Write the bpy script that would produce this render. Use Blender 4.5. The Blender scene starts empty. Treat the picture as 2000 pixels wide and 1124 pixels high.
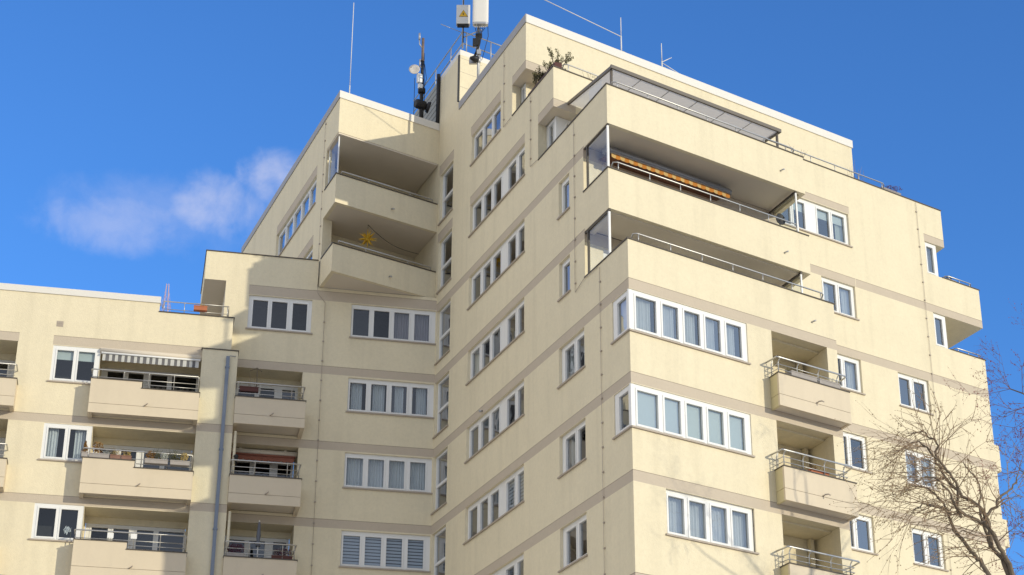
import bpy, math, random
from mathutils import Vector, Matrix, noise
random.seed(7)
C = bpy.context.scene.collection
sc = bpy.context.scene
R_ = math.radians

# ------------------------------------------------------------------ camera
cam_d = bpy.data.cameras.new("camera"); cam = bpy.data.objects.new("camera", cam_d); C.objects.link(cam)
sc.camera = cam
cam_d.sensor_width = 36.0; cam_d.lens = 3494.264 / 2000 * 36; cam_d.clip_end = 5000; cam_d.clip_start = 0.1
PITCH, ROLL = R_(23.93640576), R_(0.3211218)
_cp, _sp, _c, _s = math.cos(PITCH), math.sin(PITCH), math.cos(ROLL), math.sin(ROLL)
_r, _u, _f = Vector((1, 0, 0)), Vector((0, -_sp, _cp)), Vector((0, _cp, _sp))
CR = _c * _r + _s * _u; CU = -_s * _r + _c * _u; CF = _f
m = Matrix((CR, CU, -CF)).transposed().to_4x4(); m.translation = Vector((0, 0, 1.6))
cam.matrix_world = m

# ------------------------------------------------------------------ world, sun, exposure
EXPOSURE = 0.06
SKY_STRENGTH = 0.15
SUN_STRENGTH = 2.65
sc.view_settings.view_transform = 'Standard'; sc.view_settings.look = 'None'
sc.view_settings.exposure = EXPOSURE; sc.view_settings.gamma = 1.0
# light travels along LD: measured from the shadow of the roof corner on the side balconies
aR, aL, aW = R_(34.92468706), R_(111.84989264), R_(11.83597481)
eR = Vector((math.cos(aR), math.sin(aR), 0)); eL = Vector((math.cos(aL), math.sin(aL), 0)); eW = Vector((math.cos(aW), math.sin(aW), 0))
SUNK, SUNM = 0.512, 0.245
LD = (-SUNK * eR + eL - Vector((0, 0, SUNM))).normalized()
SD = -LD
sun_el = math.asin(SD.z); sun_az = math.atan2(SD.x, SD.y)      # azimuth clockwise from +Y
sl = bpy.data.lights.new("sun", 'SUN'); sl.energy = SUN_STRENGTH; sl.angle = R_(0.53); sl.color = (1.0, 0.91, 0.70)
so = bpy.data.objects.new("sun", sl); C.objects.link(so); so.location = (20, -20, 60)
so.rotation_euler = SD.to_track_quat('Z', 'Y').to_euler()

w = bpy.data.worlds.new("World"); sc.world = w; w.use_nodes = True
nt = w.node_tree; nt.nodes.clear()
def N(t, **k):
    n = nt.nodes.new(t)
    for a, b in k.items(): setattr(n, a, b)
    return n
def L(a, b): nt.links.new(a, b)
sky = N('ShaderNodeTexSky'); sky.sky_type = 'NISHITA'; sky.sun_disc = False
sky.sun_elevation = sun_el; sky.sun_rotation = sun_az; sky.altitude = 300; sky.air_density = 1.0; sky.dust_density = 0.3; sky.ozone_density = 1.6
bg = N('ShaderNodeBackground'); bg.inputs[1].default_value = SKY_STRENGTH
out = N('ShaderNodeOutputWorld')
def cloud_mask(nodes_dir):
    """three ragged wisps of cloud low on the left, each a soft patch of sky broken up by noise"""
    cdir = Vector((-0.166, 0.882, 0.440)).normalized()
    side = Vector((cdir.y, -cdir.x, 0)).normalized(); upv = side.cross(cdir)
    def mth(op, a, b=None, clamp=False):
        n = N('ShaderNodeMath', operation=op); n.use_clamp = clamp
        for i, x in enumerate((a, b)):
            if x is None: continue
            if isinstance(x, (int, float)): n.inputs[i].default_value = x
            else: L(x, n.inputs[i])
        return n.outputs[0]
    def dot(v):
        n = N('ShaderNodeVectorMath', operation='DOT_PRODUCT'); L(nodes_dir, n.inputs[0]); n.inputs[1].default_value = v; return n.outputs['Value']
    def noise_(scale, detail, rough, dist):
        n = N('ShaderNodeTexNoise'); n.inputs['Scale'].default_value = scale; n.inputs['Detail'].default_value = detail; n.inputs['Roughness'].default_value = rough; n.inputs['Distortion'].default_value = dist
        L(nodes_dir, n.inputs['Vector']); return mth('SUBTRACT', n.outputs['Fac'], 0.5)
    big, fine = noise_(26, 7, 0.55, 0.5), noise_(80, 8, 0.62, 0.3)
    x, y = dot(side), dot(upv)
    tot = None
    for (lx, ly, lz), rx, ry, amp in (((-0.2139, 0.8790, 0.4262), 0.046, 0.018, 0.30), ((-0.1611, 0.8836, 0.4397), 0.031, 0.021, 0.46), ((-0.1292, 0.8806, 0.4558), 0.028, 0.018, 0.50), ((-0.1900, 0.8810, 0.4330), 0.066, 0.025, 0.15)):
        lv = Vector((lx, ly, lz)); cx, cy = lv.dot(side), lv.dot(upv)
        dx = mth('DIVIDE', mth('SUBTRACT', x, cx), rx); dy = mth('DIVIDE', mth('SUBTRACT', y, cy), ry)
        fall = mth('SUBTRACT', 1.0, mth('ADD', mth('MULTIPLY', dx, dx), mth('MULTIPLY', dy, dy)))
        v = mth('ADD', mth('ADD', mth('MULTIPLY', fall, 0.85), mth('MULTIPLY', big, 2.2)), mth('MULTIPLY', fine, 0.9))
        v = mth('MULTIPLY', ramp(v, -0.15, 1.35), amp)
        tot = v if tot is None else mth('MAXIMUM', tot, v)
    return mth('MULTIPLY', tot, 1.0, True)
def ramp(v, a, b):
    n = N('ShaderNodeMapRange'); n.interpolation_type = 'SMOOTHSTEP'; n.inputs[1].default_value = a; n.inputs[2].default_value = b; L(v, n.inputs[0]); return n.outputs[0]
tc = N('ShaderNodeTexCoord')
cm = cloud_mask(tc.outputs['Generated'])
tint = N('ShaderNodeMix', data_type='RGBA', blend_type='MULTIPLY'); tint.inputs['Factor'].default_value = 1.0
tint.inputs[7].default_value = (0.45, 0.92, 1.60, 1); L(sky.outputs[0], tint.inputs[6])
mx = N('ShaderNodeMix', data_type='RGBA'); L(cm, mx.inputs['Factor']); L(tint.outputs[2], mx.inputs[6]); mx.inputs[7].default_value = (5.6, 5.4, 5.9, 1)
# unseen bright sky on the far left, added to fill the shaded side wall
def dotv(v):
    n = N('ShaderNodeVectorMath', operation='DOT_PRODUCT'); L(tc.outputs['Generated'], n.inputs[0]); n.inputs[1].default_value = v; return n.outputs['Value']
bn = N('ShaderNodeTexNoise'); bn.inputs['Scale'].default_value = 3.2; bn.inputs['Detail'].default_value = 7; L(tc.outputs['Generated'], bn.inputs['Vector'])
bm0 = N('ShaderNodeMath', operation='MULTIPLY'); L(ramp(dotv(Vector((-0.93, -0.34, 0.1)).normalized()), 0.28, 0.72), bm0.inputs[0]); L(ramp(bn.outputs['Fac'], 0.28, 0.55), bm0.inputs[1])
left_fill = N('ShaderNodeMix', data_type='RGBA'); L(bm0.outputs[0], left_fill.inputs['Factor']); L(mx.outputs[2], left_fill.inputs[6]); left_fill.inputs[7].default_value = (8.6, 8.0, 7.0, 1)
right_fac = N('ShaderNodeMath', operation='MULTIPLY'); L(ramp(dotv(Vector((0.96, -0.12, 0.12)).normalized()), 0.5, 0.9), right_fac.inputs[0]); right_fac.inputs[1].default_value = 0.92  # added bright sky out of view right, for pane reflections and fill
right_fill = N('ShaderNodeMix', data_type='RGBA'); L(right_fac.outputs[0], right_fill.inputs['Factor']); L(left_fill.outputs[2], right_fill.inputs[6]); right_fill.inputs[7].default_value = (4.4, 5.7, 7.6, 1)
# pale unseen sky behind the camera, added to lift the wing's shade
back_fac = N('ShaderNodeMath', operation='MULTIPLY'); L(ramp(dotv(Vector((0.1, -0.99, 0.0)).normalized()), 0.15, 0.8), back_fac.inputs[0]); back_fac.inputs[1].default_value = 0.85
back_fill = N('ShaderNodeMix', data_type='RGBA'); L(back_fac.outputs[0], back_fill.inputs['Factor']); L(right_fill.outputs[2], back_fill.inputs[6]); back_fill.inputs[7].default_value = (4.4, 4.6, 4.9, 1)
L(back_fill.outputs[2], bg.inputs[0]); L(bg.outputs[0], out.inputs[0])

# ------------------------------------------------------------------ materials
def material(name, col, rough=0.7, metal=0.0, var=0.06, vscale=3.0, bump=0.0, bscale=40.0, streak=0.0, spec=0.35, trans=None, grain=0.0):
    mt = bpy.data.materials.new(name); mt.use_nodes = True
    t = mt.node_tree; b = t.nodes['Principled BSDF']
    b.inputs['Roughness'].default_value = rough; b.inputs['Metallic'].default_value = metal; b.inputs['Specular IOR Level'].default_value = spec
    g = t.nodes.new('ShaderNodeNewGeometry')
    n1 = t.nodes.new('ShaderNodeTexNoise'); n1.inputs['Scale'].default_value = vscale; n1.inputs['Detail'].default_value = 6; n1.inputs['Roughness'].default_value = 0.65
    t.links.new(g.outputs['Position'], n1.inputs['Vector'])
    mr = t.nodes.new('ShaderNodeMapRange'); mr.inputs[1].default_value = 0.25; mr.inputs[2].default_value = 0.75
    mr.inputs[3].default_value = 1 - var; mr.inputs[4].default_value = 1 + var
    t.links.new(n1.outputs['Fac'], mr.inputs[0])
    fac = mr.outputs[0]
    if streak:
        mp = t.nodes.new('ShaderNodeMapping'); mp.inputs['Scale'].default_value = (2.6, 2.6, 0.16); t.links.new(g.outputs['Position'], mp.inputs['Vector'])
        n2 = t.nodes.new('ShaderNodeTexNoise'); n2.inputs['Scale'].default_value = 1.0; n2.inputs['Detail'].default_value = 5; t.links.new(mp.outputs[0], n2.inputs['Vector'])
        m2 = t.nodes.new('ShaderNodeMapRange'); m2.inputs[1].default_value = 0.5; m2.inputs[2].default_value = 0.8; m2.inputs[3].default_value = 1.0; m2.inputs[4].default_value = 1 - streak
        t.links.new(n2.outputs['Fac'], m2.inputs[0])
        mu = t.nodes.new('ShaderNodeMath'); mu.operation = 'MULTIPLY'; t.links.new(fac, mu.inputs[0]); t.links.new(m2.outputs[0], mu.inputs[1]); fac = mu.outputs[0]
    vm = t.nodes.new('ShaderNodeVectorMath'); vm.operation = 'SCALE'; vm.inputs[0].default_value = col
    t.links.new(fac, vm.inputs['Scale']); t.links.new(vm.outputs[0], b.inputs['Base Color'])
    if grain:
        n4 = t.nodes.new('ShaderNodeTexNoise'); n4.inputs['Scale'].default_value = 9.0; n4.inputs['Detail'].default_value = 5; n4.inputs['Roughness'].default_value = 0.75
        t.links.new(g.outputs['Position'], n4.inputs['Vector'])
        m4 = t.nodes.new('ShaderNodeMapRange'); m4.inputs[1].default_value = 0.3; m4.inputs[2].default_value = 0.7; m4.inputs[3].default_value = 1 - grain; m4.inputs[4].default_value = 1 + grain
        t.links.new(n4.outputs['Fac'], m4.inputs[0])
        mg = t.nodes.new('ShaderNodeMath'); mg.operation = 'MULTIPLY'; t.links.new(fac, mg.inputs[0]); t.links.new(m4.outputs[0], mg.inputs[1]); fac = mg.outputs[0]
        t.links.new(fac, vm.inputs['Scale'])
    if bump:
        n3 = t.nodes.new('ShaderNodeTexNoise'); n3.inputs['Scale'].default_value = bscale; n3.inputs['Detail'].default_value = 4; n3.inputs['Roughness'].default_value = 0.7
        t.links.new(g.outputs['Position'], n3.inputs['Vector'])
        bp = t.nodes.new('ShaderNodeBump'); bp.inputs['Strength'].default_value = bump; bp.inputs['Distance'].default_value = 0.02
        t.links.new(n3.outputs['Fac'], bp.inputs['Height']); t.links.new(bp.outputs[0], b.inputs['Normal'])
    if trans:
        tr = t.nodes.new('ShaderNodeBsdfTranslucent'); t.links.new(vm.outputs[0], tr.inputs[0])
        ms = t.nodes.new('ShaderNodeMixShader'); ms.inputs[0].default_value = trans
        t.links.new(b.outputs[0], ms.inputs[1]); t.links.new(tr.outputs[0], ms.inputs[2])
        t.links.new(ms.outputs[0], t.nodes['Material Output'].inputs[0])
    return mt
def glass(name, tint=(0.72, 0.8, 0.84), base=0.10, power=4.0, wav=0.012, gain=0.8, vary=0.0):
    mt = bpy.data.materials.new(name); mt.use_nodes = True; t = mt.node_tree; t.nodes.clear()
    o = t.nodes.new('ShaderNodeOutputMaterial'); tr = t.nodes.new('ShaderNodeBsdfTransparent'); tr.inputs[0].default_value = (*tint, 1)
    gl = t.nodes.new('ShaderNodeBsdfGlossy'); gl.inputs['Roughness'].default_value = 0.015; gl.inputs[0].default_value = (0.95, 0.97, 1, 1)
    lw = t.nodes.new('ShaderNodeLayerWeight'); lw.inputs[0].default_value = 0.5
    p = t.nodes.new('ShaderNodeMath'); p.operation = 'POWER'; p.inputs[1].default_value = power; t.links.new(lw.outputs['Facing'], p.inputs[0])
    ma = t.nodes.new('ShaderNodeMath'); ma.operation = 'MULTIPLY_ADD'; ma.inputs[1].default_value = gain; ma.inputs[2].default_value = base; ma.use_clamp = True
    t.links.new(p.outputs[0], ma.inputs[0])
    if vary:
        oi = t.nodes.new('ShaderNodeObjectInfo'); mv = t.nodes.new('ShaderNodeMath'); mv.operation = 'MULTIPLY_ADD'; mv.inputs[1].default_value = vary; mv.inputs[2].default_value = base
        t.links.new(oi.outputs['Random'], mv.inputs[0]); t.links.new(mv.outputs[0], ma.inputs[2])
    g = t.nodes.new('ShaderNodeNewGeometry'); n = t.nodes.new('ShaderNodeTexNoise'); n.inputs['Scale'].default_value = 1.3; n.inputs['Detail'].default_value = 1
    t.links.new(g.outputs['Position'], n.inputs['Vector'])
    bp = t.nodes.new('ShaderNodeBump'); bp.inputs['Strength'].default_value = 1.0; bp.inputs['Distance'].default_value = wav
    t.links.new(n.outputs['Fac'], bp.inputs['Height']); t.links.new(bp.outputs[0], gl.inputs['Normal'])
    ms = t.nodes.new('ShaderNodeMixShader'); t.links.new(ma.outputs[0], ms.inputs[0]); t.links.new(tr.outputs[0], ms.inputs[1]); t.links.new(gl.outputs[0], ms.inputs[2])
    t.links.new(ms.outputs[0], o.inputs[0]); return mt
M = {}
M['wall'] = material('cream_render', (0.765, 0.685, 0.505), 0.9, var=0.035, vscale=1.1, bump=0.45, bscale=22, streak=0.09, spec=0.15, grain=0.045)
M['band'] = material('taupe_render', (0.55, 0.475, 0.38), 0.9, var=0.03, vscale=1.5, bump=0.4, bscale=22, spec=0.15, grain=0.03)
M['joint'] = material('joint_line', (0.27, 0.215, 0.165), 0.9, var=0.05)
M['panel'] = material('beige_panel', (0.665, 0.575, 0.44), 0.75, var=0.03, vscale=1.0, spec=0.25, streak=0.05, grain=0.015)
M['side_panel'] = material('yellow_panel', (0.62, 0.55, 0.33), 0.8, var=0.03)
M['soffit'] = material('soffit_paint', (0.68, 0.61, 0.51), 0.9, var=0.04, vscale=1.2, streak=0.0)
M['white'] = material('white_frame', (0.80, 0.80, 0.79), 0.35, var=0.015, vscale=5, spec=0.45)
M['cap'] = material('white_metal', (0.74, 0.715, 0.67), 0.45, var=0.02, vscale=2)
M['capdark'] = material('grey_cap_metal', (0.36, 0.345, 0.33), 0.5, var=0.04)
M['coping'] = material('dark_coping', (0.085, 0.072, 0.060), 0.55, var=0.1)
M['sill'] = material('sill_metal', (0.42, 0.36, 0.30), 0.5, var=0.05)
M['rail'] = material('rail_metal', (0.56, 0.55, 0.53), 0.38, metal=0.75, var=0.03)
M['galv'] = material('galvanised_steel', (0.45, 0.45, 0.46), 0.45, metal=0.6, var=0.08, vscale=8)
M['pipe'] = material('zinc_downpipe', (0.20, 0.235, 0.30), 0.5, metal=0.2, var=0.1, vscale=2)
M['black'] = material('black_plastic', (0.018, 0.018, 0.02), 0.5, var=0.1)
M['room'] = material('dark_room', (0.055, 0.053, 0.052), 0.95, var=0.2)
M['curtain'] = material('curtain_fabric', (0.82, 0.82, 0.80), 0.95, var=0.05, vscale=6, trans=0.25)
M['curtain_warm'] = material('curtain_fabric_mauve', (0.42, 0.36, 0.38), 0.95, var=0.05, vscale=6, trans=0.25)
M['blind'] = material('roller_blind', (0.56, 0.60, 0.55), 0.9, var=0.03)
M['slat'] = material('zebra_blind', (0.40, 0.43, 0.48), 0.8, var=0.03)
M['glass'] = glass('window_glass', tint=(0.82, 0.87, 0.89), base=0.18, vary=0.12)
M['glass_wing'] = glass('wing_window_glass', tint=(0.78, 0.84, 0.88), base=0.055, vary=0.05)
M['glass_clear'] = glass('screen_glass', tint=(0.95, 0.97, 0.97), base=0.03, power=5.0, gain=0.4)
M['canopy'] = material('canopy_panel', (0.85, 0.80, 0.74), 0.5, var=0.03, trans=0.5)
M['frame_dark'] = material('dark_frame', (0.155, 0.135, 0.115), 0.5, var=0.06)
M['silver'] = material('silver_metal', (0.36, 0.36, 0.38), 0.4, metal=0.5, var=0.05)
M['grey_siding'] = material('grey_siding', (0.33, 0.335, 0.31), 0.7, var=0.05)
M['orange'] = material('orange_fabric', (0.80, 0.33, 0.07), 0.85, var=0.05, trans=0.45)
M['orange_pale'] = material('cream_orange_fabric', (0.86, 0.60, 0.26), 0.85, var=0.05, trans=0.45)
M['brown'] = material('brown_fabric', (0.16, 0.07, 0.04), 0.9, var=0.1)
M['awn_white'] = material('awning_white', (0.74, 0.74, 0.71), 0.85, var=0.03, trans=0.25)
M['awn_grey'] = material('awning_grey', (0.17, 0.17, 0.18), 0.85, var=0.05, trans=0.2)
M['awn_red'] = material('awning_red', (0.30, 0.115, 0.08), 0.85, var=0.12)
M['star'] = material('yellow_star', (0.86, 0.60, 0.07), 0.5, var=0.05, trans=0.4)
M['planter'] = material('grey_planter', (0.36, 0.33, 0.31), 0.8, var=0.12, vscale=9)
M['brownpot'] = material('brown_pot', (0.24, 0.135, 0.10), 0.8, var=0.15)
M['terracotta'] = material('terracotta', (0.46, 0.16, 0.08), 0.8, var=0.1)
M['redbox'] = material('dark_red_box', (0.095, 0.035, 0.03), 0.7, var=0.1)
M['leaf_olive'] = material('olive_foliage', (0.10, 0.095, 0.035), 0.7, var=0.4, vscale=11)
M['leaf_orange'] = material('rust_foliage', (0.235, 0.125, 0.035), 0.7, var=0.5, vscale=11)
M['leaf_yellow'] = material('straw_foliage', (0.45, 0.34, 0.13), 0.7, var=0.35, vscale=11)
M['leaf_purple'] = material('purple_foliage', (0.10, 0.035, 0.06), 0.7, var=0.4, vscale=11)
M['leaf_silver'] = material('silver_foliage', (0.42, 0.44, 0.40), 0.7, var=0.3, vscale=11)
M['bark'] = material('bark', (0.17, 0.135, 0.10), 0.9, var=0.35, vscale=14, bump=0.5, bscale=30)
M['bark_twig'] = material('bark_twig', (0.31, 0.22, 0.145), 0.9, var=0.3, vscale=14)
M['bark_red'] = material('bark_red_twig', (0.20, 0.10, 0.085), 0.9, var=0.3, vscale=14)
M['bud'] = material('bud', (0.34, 0.25, 0.13), 0.8, var=0.3, vscale=30)
M['bud_red'] = material('red_bud', (0.30, 0.055, 0.06), 0.8, var=0.3, vscale=30)
M['sign_yellow'] = material('sign_yellow', (0.80, 0.46, 0.03), 0.5, var=0.02)
M['rust'] = material('mast_steel', (0.20, 0.15, 0.13), 0.6, metal=0.3, var=0.25, vscale=6)
M['umbrella'] = material('parasol_cloth', (0.14, 0.15, 0.18), 0.85, var=0.1)
M['ground'] = material('ground_paving', (0.60, 0.55, 0.47), 0.95, var=0.15, vscale=0.4)
M['mastred'] = material('mast_red', (0.62, 0.44, 0.47), 0.7, var=0.1)

# ------------------------------------------------------------------ mesh helpers
C0 = Vector((3.24591925, 45.46130121, 0.0))
I0 = C0 + 16.16 * eL
UPV = Vector((0, 0, 1))
class Fr:
    def __init__(s, O, t, n): s.O, s.t, s.n = O, t, n
    def P(s, u, z, d=0.0): return s.O + s.t * u + s.n * d + UPV * z
nR = Vector((eR.y, -eR.x, 0)); nL = Vector((-eL.y, eL.x, 0)); nW = Vector((eW.y, -eW.x, 0))
def FR(b): return Fr(C0 + b * eL, eR, nR)
def FL(a): return Fr(C0 + a * eR, eL, nL)
def FW(d): return Fr(I0 + d * nW, -eW, nW)
def T(a, b, z): return C0 + a * eR + b * eL + UPV * z

class MB:
    def __init__(s): s.v, s.f, s.m, s.sm = [], [], [], []
    def face(s, pts, m=0, smooth=False):
        i = len(s.v); s.v += [Vector(p) for p in pts]; s.f.append(tuple(range(i, i + len(pts)))); s.m.append(m); s.sm.append(smooth)
    def hexa(s, p, m=0):      # p: 8 points, bottom ring 0-3, top ring 4-7
        i = len(s.v); s.v += [Vector(q) for q in p]
        for f in ((3, 2, 1, 0), (4, 5, 6, 7), (0, 1, 5, 4), (1, 2, 6, 5), (2, 3, 7, 6), (3, 0, 4, 7)):
            s.f.append(tuple(i + k for k in f)); s.m.append(m); s.sm.append(False)
    def box(s, fr, u0, u1, z0, z1, d0, d1, m=0):
        P = fr.P
        s.hexa([P(u0, z0, d0), P(u1, z0, d0), P(u1, z0, d1), P(u0, z0, d1), P(u0, z1, d0), P(u1, z1, d0), P(u1, z1, d1), P(u0, z1, d1)], m)
    def prism(s, pts, z0, z1, m=0, mtop=None, mbot=None):   # pts: world xy Vectors
        n = len(pts); i = len(s.v)
        s.v += [Vector((p.x, p.y, z0)) for p in pts] + [Vector((p.x, p.y, z1)) for p in pts]
        for k in range(n):
            j = (k + 1) % n; s.f.append((i + k, i + j, i + n + j, i + n + k)); s.m.append(m); s.sm.append(False)
        s.f.append(tuple(i + n - 1 - k for k in range(n))); s.m.append(m if mbot is None else mbot); s.sm.append(False)
        s.f.append(tuple(i + n + k for k in range(n))); s.m.append(m if mtop is None else mtop); s.sm.append(False)
    def ab(s, poly, z0, z1, m=0, mtop=None, mbot=None): s.prism([T(a, b, 0) for a, b in poly], z0, z1, m, mtop, mbot)
    def ud(s, fr, poly, z0, z1, m=0, mtop=None, mbot=None): s.prism([fr.P(u, 0, d) for u, d in poly], z0, z1, m, mtop, mbot)
    def tube(s, pts, r, seg=8, m=0, cap=True):
        pts = [Vector(p) for p in pts]; n = len(pts); rr = r if isinstance(r, (list, tuple)) else [r] * n
        i0 = len(s.v); prev = None
        for k in range(n):
            d = (pts[min(k + 1, n - 1)] - pts[max(k - 1, 0)])
            if d.length < 1e-9: d = Vector((0, 0, 1))
            d.normalize()
            if prev is None:
                a = d.orthogonal().normalized()
            else:
                a = prev - d * prev.dot(d)
                a = a.normalized() if a.length > 1e-6 else d.orthogonal().normalized()
            prev = a; b = d.cross(a)
            for q in range(seg):
                t = 2 * math.pi * q / seg; s.v.append(pts[k] + (a * math.cos(t) + b * math.sin(t)) * rr[k])
        for k in range(n - 1):
            for q in range(seg):
                q2 = (q + 1) % seg
                s.f.append((i0 + k * seg + q, i0 + k * seg + q2, i0 + (k + 1) * seg + q2, i0 + (k + 1) * seg + q)); s.m.append(m); s.sm.append(True)
        if cap:
            s.f.append(tuple(i0 + seg - 1 - q for q in range(seg))); s.m.append(m); s.sm.append(False)
            s.f.append(tuple(i0 + (n - 1) * seg + q for q in range(seg))); s.m.append(m); s.sm.append(False)
    def lathe(s, base, axis, prof, seg=20, m=0):   # prof: (r, h)
        axis = axis.normalized(); a = axis.orthogonal().normalized(); b = axis.cross(a); i0 = len(s.v); n = len(prof)
        for r, h in prof:
            for q in range(seg):
                t = 2 * math.pi * q / seg; s.v.append(base + axis * h + (a * math.cos(t) + b * math.sin(t)) * r)
        for k in range(n - 1):
            for q in range(seg):
                q2 = (q + 1) % seg; s.f.append((i0 + k * seg + q, i0 + k * seg + q2, i0 + (k + 1) * seg + q2, i0 + (k + 1) * seg + q)); s.m.append(m); s.sm.append(True)
        s.f.append(tuple(i0 + seg - 1 - q for q in range(seg))); s.m.append(m); s.sm.append(False)
        s.f.append(tuple(i0 + (n - 1) * seg + q for q in range(seg))); s.m.append(m); s.sm.append(False)
    def wall(s, fr, u0, u1, z0, z1, holes=(), voids=(), zones=(), d=0.0, m=0):
        """a wall face with window openings (u0,u1,z0,z1,depth), left-out areas and painted zones (u0,u1,z0,z1,mat)"""
        us = {u0, u1}; zs = {z0, z1}
        for h in list(holes) + list(voids) + list(zones):
            us |= {x for x in h[:2] if u0 < x < u1}; zs |= {x for x in h[2:4] if z0 < x < z1}
        zones = list(zones) + [(q[0], q[1], q[3] - .016, q[3], 99) for q in zones if q[4] == 1]
        zs |= {q[2] for q in zones if q[4] == 99 and z0 < q[2] < z1}
        us, zs = sorted(us), sorted(zs)
        for i in range(len(us) - 1):
            for j in range(len(zs) - 1):
                cu, cz = (us[i] + us[i + 1]) / 2, (zs[j] + zs[j + 1]) / 2
                if us[i + 1] - us[i] < 1e-6 or zs[j + 1] - zs[j] < 1e-6: continue
                if any(h[0] < cu < h[1] and h[2] < cz < h[3] for h in list(holes) + list(voids)): continue
                mm = m
                for zn in zones:
                    if zn[0] < cu < zn[1] and zn[2] < cz < zn[3]: mm = zn[4]
                s.face([fr.P(us[i], zs[j], d), fr.P(us[i + 1], zs[j], d), fr.P(us[i + 1], zs[j + 1], d), fr.P(us[i], zs[j + 1], d)], mm)
        for h in holes:
            a, b, c, e, dep = h[:5]; P = fr.P; mm = h[5] if len(h) > 5 else m
            for q in ([(a, c), (b, c)], [(b, c), (b, e)], [(b, e), (a, e)], [(a, e), (a, c)]):
                (ua, za), (ub, zb) = q
                s.face([P(ua, za, d), P(ub, zb, d), P(ub, zb, d - dep), P(ua, za, d - dep)], mm)
    def build(s, name, mats, parent=None):
        me = bpy.data.meshes.new(name)
        off = Vector((0, 0, 0))
        p = parent
        while p is not None:
            off += p.location; p = p.parent
        me.from_pydata([v - off for v in s.v], [], s.f); me.update()
        if not isinstance(mats, (list, tuple)): mats = [mats]
        mats = list(mats)
        if 99 in s.m: mats.append('joint')
        for mt in mats: me.materials.append(M[mt])
        me.polygons.foreach_set('material_index', [len(mats) - 1 if q == 99 else q for q in s.m]); me.polygons.foreach_set('use_smooth', s.sm); me.update()
        o = bpy.data.objects.new(name, me); C.objects.link(o)
        if parent: o.parent = parent
        return o
def tag(o, label=None, cat=None, group=None, kind=None):
    if label: o['label'] = label
    if cat: o['category'] = cat
    if group: o['group'] = group
    if kind: o['kind'] = kind
    return o
def empty(name, loc, label, cat, group=None):
    o = bpy.data.objects.new(name, None); C.objects.link(o); o.location = loc; o.empty_display_size = 0.3
    return tag(o, label, cat, group)

# ------------------------------------------------------------------ setting
g = MB(); g.face([(-900, -600, 0), (900, -600, 0), (900, 1500, 0), (-900, 1500, 0)])
tag(g.build('ground', 'ground'), kind='structure')

tower = empty('apartment_tower', C0.copy(), 'tall cream tower with a sharp corner, stepped balconies and antennas on its roof', 'building')
wing = empty('apartment_wing', I0 + 8 * -eW, 'lower cream wing left of the tower, with rows of loggias and a grey downpipe', 'building')

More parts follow.
